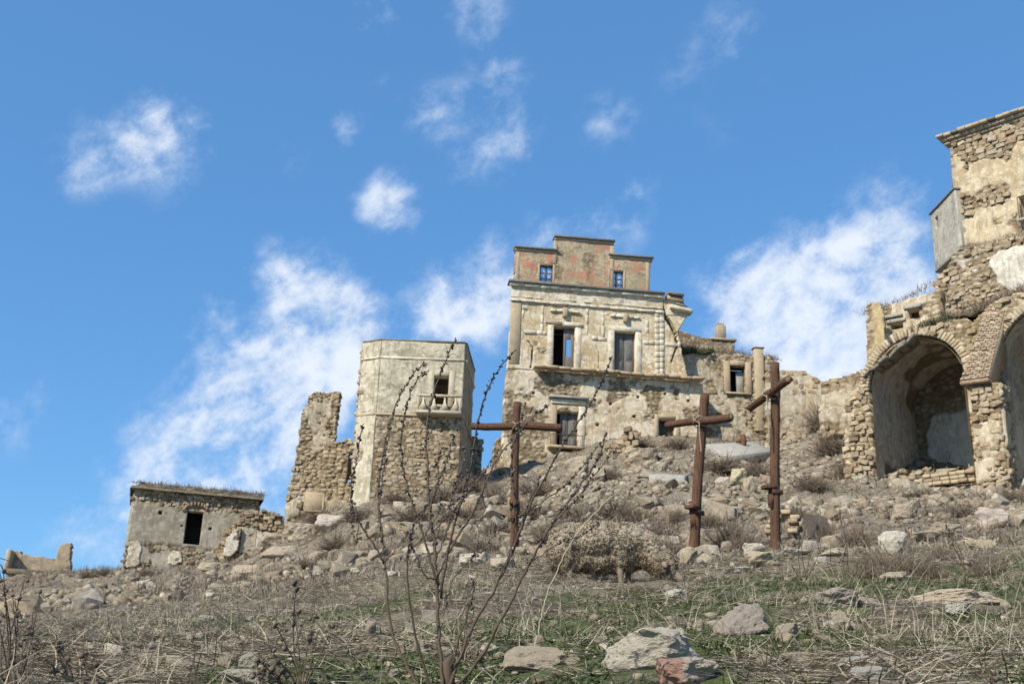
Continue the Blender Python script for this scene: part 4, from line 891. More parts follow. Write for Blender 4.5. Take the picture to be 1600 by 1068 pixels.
# face with a small window hole
dcl=lambda s,t:(fbm(s*1.5,t*1.5,3,160)-.5)*.02
W_clo = mat_wall('grey closet cement', (.40,.37,.30),(.31,.285,.23),(.45,.42,.35),S1,S2,S3,(.19,.17,.13))
wall('closet_face', cas, bp_, (-Lb,0,-hh,0), .05, None, [(wv[0]-.17,wv[1]-.28,wv[0]+.12,wv[1]+.28)], dcl, lambda s,t: np.stack([s*0+1,s*0+.5,s*0],-1), .12, W_clo)
pbox('closet_end', cas, bp_, -.13,-hh,-.002,-.002,-1.2,-.125,M_closet); pbox('closet_floor', cas, bp_, -Lb+.01,-hh-.16,.01,-hh-.003,-1.25,.05,M_closet,.03)
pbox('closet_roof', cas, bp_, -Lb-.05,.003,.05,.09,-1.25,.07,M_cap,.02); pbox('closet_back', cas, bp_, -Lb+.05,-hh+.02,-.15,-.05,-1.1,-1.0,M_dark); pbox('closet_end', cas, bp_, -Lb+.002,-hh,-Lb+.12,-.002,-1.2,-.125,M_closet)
for dx in (.4,1.1,1.7):
    if dx<Lb: pprism('closet_bracket', cas, bp_, [(-dx-.1,-hh-.5),(-dx+.1,-hh-.5),(-dx+.1,-hh-.165),(-dx-.1,-hh-.165)], -1.3,-.3, M_closet)
# iron balcony at the frame edge
a=cpn.off(.35).st(1593,342); c=cpn.off(.35).st(1597,306)
for k in range(7):
    V,A_,B__=tube([cpn.pt(a[0]+k*.13,a[1],.35),cpn.pt(a[0]+k*.13,c[1],.35)],.018,5); part('railing_post',V,A_,B__,M_iron,cas)
for tt in (a[1],c[1]): V,A_,B__=tube([cpn.pt(a[0],tt,.35),cpn.pt(a[0]+.9,tt,.35)],.022,5); part('railing_rail',V,A_,B__,M_iron,cas)
pbox('balcony_slab', cas, cpn, a[0]-.05,a[1]-.12,a[0]+1,a[1]-.02,.05,.45,M_conc,.02)
# rubble base below the castle
bs_=cpn.off(.45)
kb=keep_poly(bs_,[(1464,430),(1478,424),(1488,408),(1497,396),(1530,388),(1570,376),(1610,362),(1760,310),(1760,560),(1430,600),(1430,505),(1446,480),(1462,468)],.04,22); Q=np.array(kb.poly)
wq=[tuple(bs_.st(*p)) for p in [(1548,410),(1562,396),(1582,388),(1604,384),(1640,372),(1640,470),(1600,462),(1578,455),(1560,440)]]
pmb=lambda s,t: np.maximum(in_poly(s+.15*(fbm(s*3,t*3,3,163)-.5),t+.2*(fbm(s*3+9,t*3,3,164)-.5),wq)*1.0, sstep(.62,.68,fbm(s*.9,t*.9,3,165)))
dD,aD=std(pmb,.3,.2,57,.1,.05)
W_bas = mat_wall('white patch on rubble', (.53,.49,.41),(.43,.385,.31),(.57,.54,.47),(.19,.145,.095),(.3,.24,.16),(.42,.355,.255),(.3,.26,.2))
wall('rubble_base', cas, bs_, (Q[:,0].min()-.1,7.5,-3.2,Q[:,1].max()+.1), .055, kb, [], lambda s,t:dD(s,t)-.12*(t+2)*.0+.35*(fbm(s*.7,t*.7,3,166)-.5), aD, .9, W_bas)
masonry(cas, bs_, lambda s,t: kb(s,t)&(pmb(s,t)<.3), (-1.2,5,-2.6,1.2), .17,.29, 43, .12, 140, drop=.2)
# ================================================================== three wooden crosses
def beam(name, root, p0, p1, w0, w1, mat, seed, n=10, k=26):
    p0=np.asarray(p0,float); p1=np.asarray(p1,float); t=unit(p1-p0); up=np.array([0,0,1.]) if abs(t[2])<.8 else np.array([0.,1,0])
    a=unit(np.cross(t,up)); b=np.cross(t,a); V=[]; rr=np.random.default_rng(seed); ang=np.arange(n)/n*2*math.pi+.3; pr=1+.10*np.cos(4*ang)+rr.normal(0,.05,n)
    for i in range(k):
        f=i/(k-1); c=p0+(p1-p0)*f+a*.018*math.sin(f*5+seed)+b*.014*math.sin(f*7+seed*2); r=(w0*(1-f)+w1*f)*(1+rr.normal(0,.022,n))*pr
        V.append(c+np.cos(ang)[:,None]*r[:,None]*a+np.sin(ang)[:,None]*r[:,None]*b)
    V=np.array(V).reshape(-1,3); A=[]
    for i in range(k-1):
        for j in range(n): A.append((i*n+j,i*n+(j+1)%n,(i+1)*n+(j+1)%n,(i+1)*n+j))
    m=len(V); V=np.concatenate([V,[p0],[p1]]); B=[]
    for j in range(n): B+= [(m,(j+1)%n,j),(m+1,(k-1)*n+j,(k-1)*n+(j+1)%n)]
    return part(name,V,A,B,mat,root)
M_endgrain = mat_plain('pale end grain', (.25,.17,.09), (.16,.1,.055), 14)
def cross(label, base, top, Y, bar_pt, phi, L, foot, half, seed, tl=.0, rope=True):
    pb=P(*base,Y); zt=P(*top,Y); gz=H(pb[:1],pb[1:2])[0]; root=thing('wooden_cross',(pb[0],pb[1],gz),label,'cross','crosses standing on the slope')
    pt=np.array([zt[0],Y,zt[2]]); b0=np.array([pb[0],Y,gz-.35]); dirv_=(pt-np.array([pb[0],Y,pb[2]])); b0=pt-dirv_*((pt[2]-b0[2])/dirv_[2])
    beam('upright',root,b0,pt,half*1.08,half*.95,M_cross,seed)
    bar=np.array([math.cos(phi),-math.sin(phi),0]); nrm_=np.array([-math.sin(phi),-math.cos(phi),0])
    cb=P(*bar_pt,Y); f=(cb[2]-b0[2])/(pt[2]-b0[2]); c=b0+(pt-b0)*f+nrm_*half*1.5
    e0=c-bar*L*.5-np.array([0,0,tl]); e1=c+bar*L*.5+np.array([0,0,tl]); beam('crossbar',root,e0,e1,half*.86,half*.95,M_cross,seed+5,9,22)
    V,A,B=tube([e1+bar*.004,e1+bar*.02],[half*.72,half*.6],9); part('end_grain',V,A,B,M_endgrain,root)
    if rope:
        for s_ in (1,-1):
            for q_ in range(2):
                th=np.linspace(0,2*math.pi,25); R1=half*1.28; ctr=c-nrm_*half*.75
                u1=unit(bar*s_+np.array([0,0,1.0])+bar*.12*(q_-1)*s_); loop=ctr+np.cos(th)[:,None]*u1*R1*1.15+np.sin(th)[:,None]*nrm_*R1*1.75
                V,A,B=tube(loop,.0095,5); part('rope',V,A,B,M_rope,root)
        if seed>=12:
            p0_=c+nrm_*half*.9+bar*half*.9; V,A,B=tube(spline([p0_,p0_+np.array([0,0,-.25]),p0_+bar*.03+np.array([0,0,-.6]),p0_+bar*.02+np.array([0,0,-.6 if seed==12 else -1.0])],5),.012,5); part('rope_end',V,A,B,M_rope,root)
    fp_=P(*foot,Y); f=(fp_[2]-b0[2])/(pt[2]-b0[2]); c=b0+(pt-b0)*f
    pl_=PL.at(c,-math.degrees(phi))
    pbox('footrest',root,pl_,-half*1.25,.0,half*1.25,.075,half*.4,half*1.1+.16,M_cross,.012); pbox('footrest_band',root,pl_,-half*1.2,-.09,half*1.2,-.004,-half*1.25,half*1.3,M_iron,.01)
    pprism('footrest_bracket',root,pl_,[(-half*.6,-.3),(half*.6,-.3),(half*.6,-.095),(-half*.6,-.095)],half*.6,half*1.1+.05,M_cross)
    for s_ in (-.5,.5):
        V,A,B=tube([pl_.pt(s_*half,-.33,half*1.1+.06),pl_.pt(s_*half,-.3,half*.8)],.014,6); part('bolt',V,A,B,M_iron,root)
    return root
cross('wooden cross with its level crossbar seen square on, leftmost of the three crosses',(803,866),(808,628),22,(806,668),math.radians(4),1.8,(803,790),.080,11)
cross('leaning wooden cross with a rope at its crossing, standing between two other crosses',(1085,857),(1100,615),21,(1102,660),math.radians(45),1.5,(1090,797),.086,12,-.05)
cross('tallest wooden cross, crossbar turned almost end on, rightmost of the three crosses',(1213,858),(1209,567),20.5,(1214,618),math.radians(74),1.5,(1211,765),.082,13,.08)

# ================================================================== rocks
def hull_mesh(seed, npt=15, cuts=0, mat=None, noise=0.0, box=.6):
    r=np.random.default_rng(seed); p=r.uniform(-1,1,(npt,3)); p=p*box+unit(p)*(1-box); bm=bmesh.new()
    for c in p: bm.verts.new(c)
    res=bmesh.ops.convex_hull(bm,input=bm.verts[:]); 
    bmesh.ops.delete(bm,geom=[v_ for v_ in bm.verts if not v_.link_faces],context='VERTS')
    if cuts:
        bmesh.ops.dissolve_limit(bm,angle_limit=.25,verts=bm.verts[:],edges=bm.edges[:]); bmesh.ops.bevel(bm,geom=bm.edges[:],offset=.05,segments=1,affect='EDGES'); bmesh.ops.triangulate(bm,faces=bm.faces[:])
        for it in range(cuts):
            bmesh.ops.subdivide_edges(bm,edges=[e for e in bm.edges if e.calc_length()>.12],cuts=1,use_grid_fill=True); bmesh.ops.triangulate(bm,faces=bm.faces[:])
        bm.normal_update(); V=np.array([v_.co[:] for v_ in bm.verts]); Nn=np.array([v_.normal[:] for v_ in bm.verts])
        V=V+Nn*(noise*((n3(V*2.2+seed,seed)-.5)*1.6+(n3(V*5+seed,seed+1)-.5)*.9+(n3(V*12,seed+2)-.5)*.5+(n3(V*26,seed+3)-.5)*.32))[:,None]
        for v_,c in zip(bm.verts,V): v_.co=c
    bmesh.ops.recalc_face_normals(bm,faces=bm.faces[:]); me=bpy.data.meshes.new('rock'); bm.to_mesh(me); bm.free()
    if mat: me.materials.append(mat)
    return me
def rock_mesh(seed, sub=3, mat=None, flat=1.0, planes=14):
    if sub<=2: return hull_mesh(seed,16 if sub==2 else 11,0,mat)
    return hull_mesh(seed,20,4 if sub==4 else 3,mat,.13,.75)
def rock_mesh_old(seed, sub=3, mat=None, flat=1.0, planes=14):
    bm=bmesh.new(); bmesh.ops.create_icosphere(bm,subdivisions=sub,radius=1.0); V=np.array([v_.co[:] for v_ in bm.verts]); r=np.random.default_rng(seed)
    for i in range(planes):
        n_=unit(r.normal(size=3)); d_=r.uniform(.42,.8); e=V@n_-d_; V=V-np.clip(e,0,None)[:,None]*n_*.96
    V=V*(1+.22*(n3(V*1.6+seed*3.1,seed)-.5)[:,None]); V+=.05*(n3(V*5+seed,seed+1)-.5)[:,None]*unit(V)
    if sub>=4: V+=.045*(n3(V*11+seed,seed+2)-.5)[:,None]*unit(V)+.03*(n3(V*23,seed+3)-.5)[:,None]*unit(V)
    for v_,c in zip(bm.verts,V): v_.co=c*np.array([1,1,flat])
    me=bpy.data.meshes.new('rock'); bm.to_mesh(me); bm.free()
    if mat: me.materials.append(mat)
    return me
def ext(me):
    V=np.array([v_.co[:] for v_ in me.vertices]); return V.min(0),V.max(0)
def mkrockmat(nm,c1,c2,c3,sc=5): return mat_plain(nm,c1,c2,sc,c3=c3,bs=.9,bd=.03,rough=.93)
MR={'tan2':mkrockmat('dusty slope rock',(.36,.30,.215),(.27,.215,.15),(.42,.365,.28)),'pale':mkrockmat('pale limestone',(.64,.57,.45),(.53,.465,.36),(.34,.29,.215)),'tan':mkrockmat('tan limestone',(.55,.45,.33),(.44,.36,.255),(.60,.52,.41)),
 'grey':mkrockmat('greyish rock',(.44,.37,.30),(.35,.295,.235),(.50,.435,.36)),'white':mkrockmat('chalky white rock',(.66,.61,.51),(.54,.49,.4),(.38,.34,.27)),'yellow':mkrockmat('yellowish rock',(.47,.39,.25),(.39,.32,.2),(.52,.46,.34))}
m_,nt_,b_=new_mat('half red rock'); tc_=nt_.n('ShaderNodeTexCoord'); sp_=nt_.n('ShaderNodeSeparateXYZ'); nt_.L.new(tc_.outputs['Object'],sp_.inputs[0]); nz=nt_.noise(tc_.outputs['Object'],3,5,.7)
cc=nt_.mix(nt_.ramp(nt_.math('ADD',sp_.outputs[0],nt_.math('MULTIPLY',nz,.5)),-.05,.12),(.50,.30,.22),(.58,.48,.38)); cc=nt_.mix(nt_.ramp(nt_.noise(tc_.outputs['Object'],9,6,.7),.5,.75,0,.5),cc,(.25,.19,.14)); nt_.set(b_.inputs['Base Color'],cc); b_.inputs['Roughness'].default_value=.92; bump(nt_,b_,nt_.noise(tc_.outputs['Object'],20,6,.7),.9,.03); MR['red']=m_
ROCKS=[]
def rock(u,v,w_,h,col,label,seed=None,tilt=0,group=None,sub=4,sink=.25,deep=.8,cat='rock'):
    seed=len(ROCKS)+100 if seed is None else seed
    g=ground_px(u,v+h*.42); Y=g[1]; k=Y/FPX*(np.linalg.norm(ray(u,v)))
    me=rock_mesh(seed,sub,MR[col],1.0,11); a,c=ext(me); W=w_*k; Hh=h*k*(1+sink)*1.05
    o=bpy.data.objects.new('rock',me); COL.objects.link(o); sx=W/(c[0]-a[0]); sz=Hh/(c[2]-a[2]); sy_=deep*W/(c[1]-a[1]); o.scale=(sx,max(sy_,sz*.7),sz); o.rotation_euler=(0,tilt,0)
    o.location=(g[0]-(a[0]+c[0])/2*sx, g[1]+.25*W, g[2]-a[2]*sz-Hh*sink/(1+sink)); tag(o,label,cat,group); ROCKS.append((g[0],g[1],W/2)); return o
NEAR=[(1022,1017,152,64,'pale','large pale pitted boulder in the grass just behind the half red rock'),
(1078,1052,92,46,'red','rounded rock with rust red left side in front of the large pitted boulder'),
(832,1030,98,42,'tan','flat topped tan slab left of the large pitted boulder'),
(1163,968,80,50,'grey','purplish grey squared block lying in the grass, up and right of the large pitted boulder'),
(1318,970,28,34,'tan','small upright tan stone in the green grass'),
(1232,990,36,32,'tan','peaked tan stone between the purplish block and the upright stone'),
(1240,1033,46,28,'tan','blunt cone shaped tan stone near the bottom edge'),
(1291,998,40,15,'tan','low loaf shaped tan stone just below the upright stone'),
(1310,934,74,30,'grey','broad rounded greyish tan rock half sunk in grass behind the upright stone'),
(1360,940,36,18,'grey','low brown rock touching the right end of a broad rounded rock'),
(1505,932,130,28,'tan','long low tan slab in the grass near the right edge'),
(1501,953,38,18,'white','small whitish stone against the front of the long low slab'),
(1342,1031,46,18,'white','flat pale stone with grass over its front, near the bottom edge'),
(1362,1050,56,22,'white','flat whitish stone lowest of the pale stones at the bottom right'),
(1408,971,34,14,'tan','tilted pinkish stone in a bare gap right of the upright stone'),
(1388,997,44,15,'tan','narrow slanting stone below the tilted pinkish stone'),
(1195,872,52,28,'yellow','pale wedge shaped rock at the foot of the tallest cross'),
(1180,860,34,22,'pale','grey stone behind the pale wedge shaped rock'),
(1156,889,46,15,'white','low whitish stone left of the pale wedge shaped rock'),
(1078,868,28,30,'yellow','yellowish rounded stone at the foot of the leaning cross'),
(1102,872,24,18,'tan','small stone right of the yellowish stone at the leaning cross'),
(1056,928,32,18,'white','whitish stone in front of the grazing sheep’s head'),
(1086,893,16,10,'yellow','tiny yellow stone between the sheep and the leaning cross'),
(1398,848,44,36,'pale','rounded boulder inside the bare brambles at the right'),
(1246,862,40,15,'pale','flat pale stone right of the foot of the tallest cross'),
(1285,875,20,13,'white','small white stone in dry stalks right of the tallest cross'),
(1268,855,30,26,'grey','greyish stone lump beside the brick edged hollow'),
(1304,862,44,15,'tan','flat tan stone among dry stalks below the brick edged hollow'),
(1480,1016,50,14,'tan','thin tan stone lying flat in a bare patch at bottom right'),
(1530,882,46,18,'tan','reddish tan stone in dry grass at the right edge'),
(1405,900,50,14,'tan','flat stone in front of the bare brambles'),
(1278,1015,20,12,'tan','small brown stone right of the blunt cone shaped stone'),
(1196,1034,22,16,'tan','small pinkish stone left of the blunt cone shaped stone'),
(282,1035,60,18,'tan','broad low tan stone near the bottom at the left'),
(350,1034,24,18,'tan','squared tan stone right of a broad low stone at bottom left'),
(372,1056,64,24,'pale','pale ridged stone at the bottom edge beside the brown seed heads'),
(386,1030,30,24,'pale','rough pale stone among the brown seed heads'),
(232,1009,13,10,'white','single small bright white stone on the left slope'),
(208,1008,18,9,'tan','ochre stone left of the small bright white stone'),
(268,971,28,11,'tan','brownish flat stone on the left slope'),
(320,967,26,12,'pale','pale stone on the left slope right of a brownish flat one'),
(332,932,32,13,'pale','long pale stone on the left slope below the collapsed wall'),
(386,963,26,14,'pale','pale lump on the slope left of the dead shrub'),
(424,898,10,12,'white','small upright white stone below the collapsed wall'),
(496,894,16,11,'white','bright white stone lying left of two bluish white ones'),
(535,893,15,10,'white','bluish white stone, left one of a close pair'),
(556,892,18,11,'white','bluish white stone, right one of a close pair'),
(612,896,20,10,'white','flat white stone just left of the dead shrub stems'),
(672,963,30,22,'grey','brownish stone seen between the dead shrub stems'),
(577,984,18,26,'tan','pointed stone left of the dead shrub stems'),
(655,1008,20,16,'pale','pale stone behind the foot of the dead shrub'),
(618,1052,24,14,'pale','small stone in grass left of the foot of the dead shrub'),
(728,990,14,8,'white','tiny white stone right of the dead shrub stems'),
(892,1032,30,14,'tan','half buried stone between the tan slab and the pitted boulder'),
(738,876,46,22,'pale','pale angular stone beside the foot of the leftmost cross'),
(785,880,40,24,'tan','warm pale stone right of the foot of the leftmost cross'),
(605,868,12,9,'yellow','small orange stone below the tower house')]
for r_i in NEAR: rock(r_i[0],r_i[1]+r_i[3]*.04,r_i[2]*.98,r_i[3]*.9,*r_i[4:],sink=.12)
# large blocks on the rubble slope
FARB=[(1003,712,62,34,'pale','big rounded boulder right of the stone stump below the tall house'),
(1157,744,36,36,'yellow','pale upright rock behind the leaning cross, right of the pair of slabs'),
(1172,758,26,34,'tan','leaning tan block against the pale upright rock'),
(1130,752,32,22,'grey','grey flat rock left of the pale upright rock'),
(1050,796,24,22,'tan','tan block left of the footrest of the leaning cross'),
(902,730,44,44,'tan','big masonry lump below the little balcony of the tall house'),
(935,742,30,36,'tan','masonry lump right of the bigger one under the tall house'),
(470,832,66,34,'pale','large slanting bedrock slab below the jagged wall fragment'),
(440,862,70,26,'pale','long pale bedrock slab lower left of the slanting slab'),
(515,815,50,30,'grey','grey bedrock lump right of the slanting slab'),
(425,842,44,26,'tan','cracked boulder left of the slanting slab'),
(590,830,34,34,'pale','tall pale rock below the tower house'),
(640,820,40,24,'pale','pale rock below the middle of the tower house'),
(395,862,34,16,'tan','flat tan rock below the collapsed wall'),
(330,885,50,16,'tan','low slab at the foot of the turf roofed hut'),
(385,888,60,20,'pale','broad slab with a dark underside below the collapsed wall'),
(455,890,40,18,'pale','pale slab under the long bedrock slab'),
(1310,845,50,26,'tan','outcrop block under the left pier of the big arch'),
(1420,800,50,30,'pale','grey outcrop knob below the brick parapet'),
(1480,830,60,24,'tan','tan outcrop ledge below the buttress'),
(1560,810,60,34,'grey','dark grey outcrop at the right edge below the arches'),
(1540,845,56,20,'yellow','yellowish ledge stone at the right edge above the dry grass'),
(1450,838,44,22,'tan','blocky tan outcrop left of the outcrop ledge')]
for r_i in FARB: rock(r_i[0],r_i[1],r_i[2]*.92,r_i[3]*.85,'tan2' if r_i[4] in ('pale','tan') else r_i[4],r_i[5],sub=3)
# concrete slabs fallen on the slope
def slab(name,label,pts,Y0,th,cat,mat):
    g=[P(u,v,Y) for u,v,Y in pts]; c=np.mean(g,0); root=thing(name,c,label,cat); lo=[x-np.array([0,0,th]) for x in g]
    V,A,B=hexa(lo+g,.03); part('slab',V,A,B,mat,root)
    e=unit(g[1]-g[0])
    for k in range(3):
        p=g[0]*(1-(k+.5)/3)+g[1]*((k+.5)/3)-np.array([0,0,th*.5]); V,A,B=tube([p,p-unit(g[3]-g[0])*.25],.012,5); part('reinforcing_bar',V,A,B,M_iron,root)
slab('concrete_slab','broad fallen concrete slab lying tilted between the leaning cross and the tallest cross',[(1103,693,47),(1140,712,45.5),(1212,703,48),(1175,690,52)],47,.35,'slab',M_conc)
slab('concrete_block','thick square cut concrete block in the rubble left of the leaning cross',[(1014,741,39),(1070,743,38.5),(1082,738,41),(1024,736,41.5)],39,.5,'block',M_conc)
# stone stump of a wall by the house
sp2=PL(960,740,52,-5); sm=thing('wall_stub',sp2.pt(.5,0),'ragged stone stump in rubble under the small dark window of the tall house','wall')
kk=keep_poly(sp2,[(930,790),(938,735),(950,700),(962,690),(970,678),(976,666),(988,664),(996,676),(1000,700),(1012,720),(1018,790)],.07,44); Q=np.array(kk.poly)
dk,ak=std(lambda s,t:s*0,.36,.26,59,.1,.03); wall('rubble_face',sm,sp2,(Q[:,0].min()-.2,Q[:,0].max()+.2,Q[:,1].min(),Q[:,1].max()+.2),.06,kk,[],lambda s,t:dk(s,t)+.4*(fbm(s*1.4,t*1.4,3,61)-.5),ak,.9,W_rub,back=True)
masonry(sm,sp2,kk,(-1.2,2,-.5,2.4),.2,.32,61,.1,70,drop=.2)
# brick edged dark hollow by the tallest cross
hp3=PL(1225,860,23,-20); hol=thing('brick_hollow',hp3.pt(.5,0),'dark hollow with a sloping brick edge just right of the tallest cross','ruin')
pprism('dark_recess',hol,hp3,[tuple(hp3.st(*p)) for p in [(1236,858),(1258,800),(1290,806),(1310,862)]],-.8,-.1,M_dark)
for i in range(8):
    for j in range(3):
        if rq.random()<.3: continue
        s_,t_=hp3.st(1190+j*16+i*2.5+rq.uniform(-4,4),855-i*7.5); pbox('brick',hol,hp3,s_,t_,s_+.19,t_+.085,-.3,.05+rq.uniform(-.08,.05),M_brick if rq.random()<.5 else M_tanfr,.01)
# weathered stump on the slab
g=P(1160,690,50); stp=thing('wooden_stump',g-np.array([0,0,.1]),'small reddish brown stump of timber standing behind the broad fallen slab','stump')
beam('stump_body',stp,g-np.array([0,0,.3]),g+np.array([.05,0,.35]),.2,.12,M_cross,77,8,8); beam('stump_arm',stp,g+np.array([0,0,.12]),g+np.array([-.28,-.1,-.05]),.09,.06,M_cross,78,7,6)

# individual rubble stones, then the countless small ones
LIB=[rock_mesh(300+i,2,M_rock,1,9) for i in range(12)]
LM=[(805,862,'foot of the leftmost cross'),(1085,858,'foot of the leaning cross'),(1212,858,'foot of the tallest cross'),(950,862,'grazing sheep'),(655,772,'tower house'),(475,795,'jagged wall fragment'),(302,852,'turf roofed hut'),(395,860,'collapsed wall'),(60,900,'far left ruin'),(885,705,'lower balcony of the house'),(985,690,'stone stump under the tall house'),(1045,748,'square cut concrete block'),(1150,704,'broad fallen slab'),(1165,750,'pale upright rock'),(1340,760,'left pier of the big arch'),(1545,755,'brick buttress pier'),(1450,765,'brick parapet of the big arch'),(1398,850,'boulder in the brambles'),(1275,830,'brick edged hollow'),(470,832,'large slanting bedrock slab'),(690,950,'dead shrub stems'),(1510,932,'long low tan slab'),(1242,600,'tan wall stub'),(545,893,'bluish white pair of stones'),(730,770,'gap beside the tower'),(600,850,'tall pale rock'),(150,895,'skyline beside the hut'),(300,960,'left slope'),(1285,720,'bushes right of the tallest cross'),(1005,800,'scrub above the sheep’s head'),(130,1000,'bare grass at lower left')]
SEEN={}
def zone(u,v,px,tn):
    d=[(math.hypot(u-a,(v-c)*1.6),i) for i,(a,c,_) in enumerate(LM)]; d.sort(); 
    for k in range(14):
        a,c,nm=LM[d[k][1]]; du,dv=u-a,v-c; hor='left' if du<0 else 'right'; ver='above' if dv<0 else 'below'
        if abs(du)>2*abs(dv): w=hor+' of'
        elif abs(dv)>2*abs(du): w=ver
        else: w=('upper ' if dv<0 else 'lower ')+hor+' of'
        for far in ('just ','some way ','well '):
            if (far=='just ')!=(d[k][0]<40) and k<10 and far!='well ': continue
            if far=='well ' and d[k][0]<60: continue
            lab=f"{'big' if px>24 else 'middling' if px>15 else 'small'} {tn} loose stone {far}{w} the {nm}"
            if lab not in SEEN: SEEN[lab]=1; return lab
    return lab
def zone_old(u,v):
    if u<430: return 'loose stone on the left slope below the turf roofed hut'
    if u<560: return 'loose stone below the jagged wall fragment, on the left slope'
    if u<740: return 'loose stone on the slope between the tower house and the green grass'
    if u<860: return 'loose stone on the slope around the leftmost cross'
    if u<1080: return 'rubble stone on the slope between the sheep and the tall house, upper part' if v<760 else 'rubble stone on the slope close above the back of the sheep'
    if u<1210: return 'rubble stone between the leaning cross and the tallest cross, up by the fallen slab' if v<765 else 'rubble stone between the feet of the leaning cross and the tallest cross'
    if u<1330: return 'rubble stone on the slope between the tallest cross and the big arch'
    return 'loose stone on the outcrop under the arches'
cand=[]
rr=np.random.default_rng(12)
def scrubf(x,y): return sstep(.48,.56,fbm(x*.3+3,y*.3,4,80))*sstep(15,20,y)
N=170000; uu=rr.uniform(-60,1660,N); yy=np.exp(rr.uniform(math.log(5),math.log(66),N)); xx=(uu-800)/FPX*yy*1.06; zz=H(xx,yy); okm=np.ones(N,bool)
pv_=np.array([proj(p) for p in np.stack([xx,yy,zz],1)]); pu,pvv=pv_[:,0],pv_[:,1]
dens=rub(xx,yy)*(.35+.65*sstep(560,760,pu))+.10+.10*(yy<20)*sstep(.5,.65,fbm(xx,yy,3,71))
dens*=np.where(yy>30,1.0,np.where(yy>18,.75,.25))*np.where(scrubf(xx,yy)>.5,.15,1.0); okm&=(rr.random(N)<dens*.42)&(pu>-60)&(pu<1660)&(pvv<1090)&(pvv>600)
xs2,ys2,zs2,pu,pvv=xx[okm],yy[okm],zz[okm],pu[okm],pvv[okm]; n_=len(xs2)
size=np.exp(rr.normal(math.log(.068),.55,n_))*np.where(ys2>18,1.15,.36); size=np.clip(size,.02,np.where(ys2>18,.40,.06))
pix=size*2*FPX/ys2; order=np.argsort(-pix); big_=[i for i in order if 9<pix[i]][:225]; bigs=set(big_)
for i in big_:
    o=bpy.data.objects.new('rubble_stone',LIB[rr.integers(12)]); COL.objects.link(o); s_=size[i]; o.scale=(s_*rr.uniform(.9,1.4),s_*rr.uniform(.8,1.2),s_*rr.uniform(.55,.9)); o.rotation_euler=tuple(rr.uniform(-.5,.5,2))+(rr.uniform(0,6.28),); o.location=(xs2[i],ys2[i],zs2[i]+s_*.15)
    tag(o,zone(pu[i],pvv[i],pix[i],'flat' if o.scale[2]<.55*o.scale[0] else 'broken'),'stone','loose stones fallen on the slope')
LIB1=[rock_mesh(400+i,1,None,1,6) for i in range(10)]; LV=[]
for me in LIB1:
    me.calc_loop_triangles(); LV.append((np.array([v_.co[:] for v_ in me.vertices]),np.array([t_.vertices[:] for t_ in me.loop_triangles]))); 
rest_=np.array([i for i in range(n_) if i not in bigs])[:23000]; acc_=Acc()
for k in range(10):
    ii=rest_[rr.integers(0,10,len(rest_))==k] if False else rest_[k::10]
    V,B=LV[k]; m=len(ii); s_=size[ii][:,None]*np.stack([rr.uniform(.8,1.4,m),rr.uniform(.8,1.3,m),rr.uniform(.5,.95,m)],1); a=rr.uniform(0,6.28,m); ti=rr.uniform(-.6,.6,m)
    W_=V[None]*s_[:,None]; x_=W_[...,0]*np.cos(ti)[:,None]-W_[...,2]*np.sin(ti)[:,None]; z_=W_[...,0]*np.sin(ti)[:,None]+W_[...,2]*np.cos(ti)[:,None]; y_=W_[...,1]
    X_=x_*np.cos(a)[:,None]-y_*np.sin(a)[:,None]+xs2[ii][:,None]; Y_=x_*np.sin(a)[:,None]+y_*np.cos(a)[:,None]+ys2[ii][:,None]; Z_=z_+zs2[ii][:,None]+.1*size[ii][:,None]
    Vv=np.stack([X_,Y_,Z_],-1).reshape(-1,3); Ff=(B[None]+(np.arange(m)*len(V))[:,None,None]).reshape(-1,3); acc_.add(Vv,None,Ff)
m=2600; yp=3.4+8*rr.random(m)**1.4; xp=rr.uniform(-.5,.5,m)*yp; okp=fbm(xp*.9,yp*.9,3,66)>.5; xp,yp=xp[okp],yp[okp]
for k in range(10):
    V,B=LV[k]; a_,b_2=xp[k::10],yp[k::10]; q_=len(a_); sz=np.exp(rr.normal(math.log(.013),.45,q_))[:,None,None]*np.array([1.2,1.,.7]); an=rr.uniform(0,6.28,q_); W_=V[None]*sz
    X_=W_[...,0]*np.cos(an)[:,None]-W_[...,1]*np.sin(an)[:,None]+a_[:,None]; Y_=W_[...,0]*np.sin(an)[:,None]+W_[...,1]*np.cos(an)[:,None]+b_2[:,None]; Z_=W_[...,2]+H(a_,b_2)[:,None]+.006
    acc_.add(np.stack([X_,Y_,Z_],-1).reshape(-1,3),None,(B[None]+(np.arange(q_)*len(V))[:,None,None]).reshape(-1,3))
V,A,B=acc_.get(); o=link('stone_rubble',np_mesh('stone_rubble',V,A,B,M_rock_i)); o['kind']='stuff'; o['label']='countless small stones strewn over the hillside'

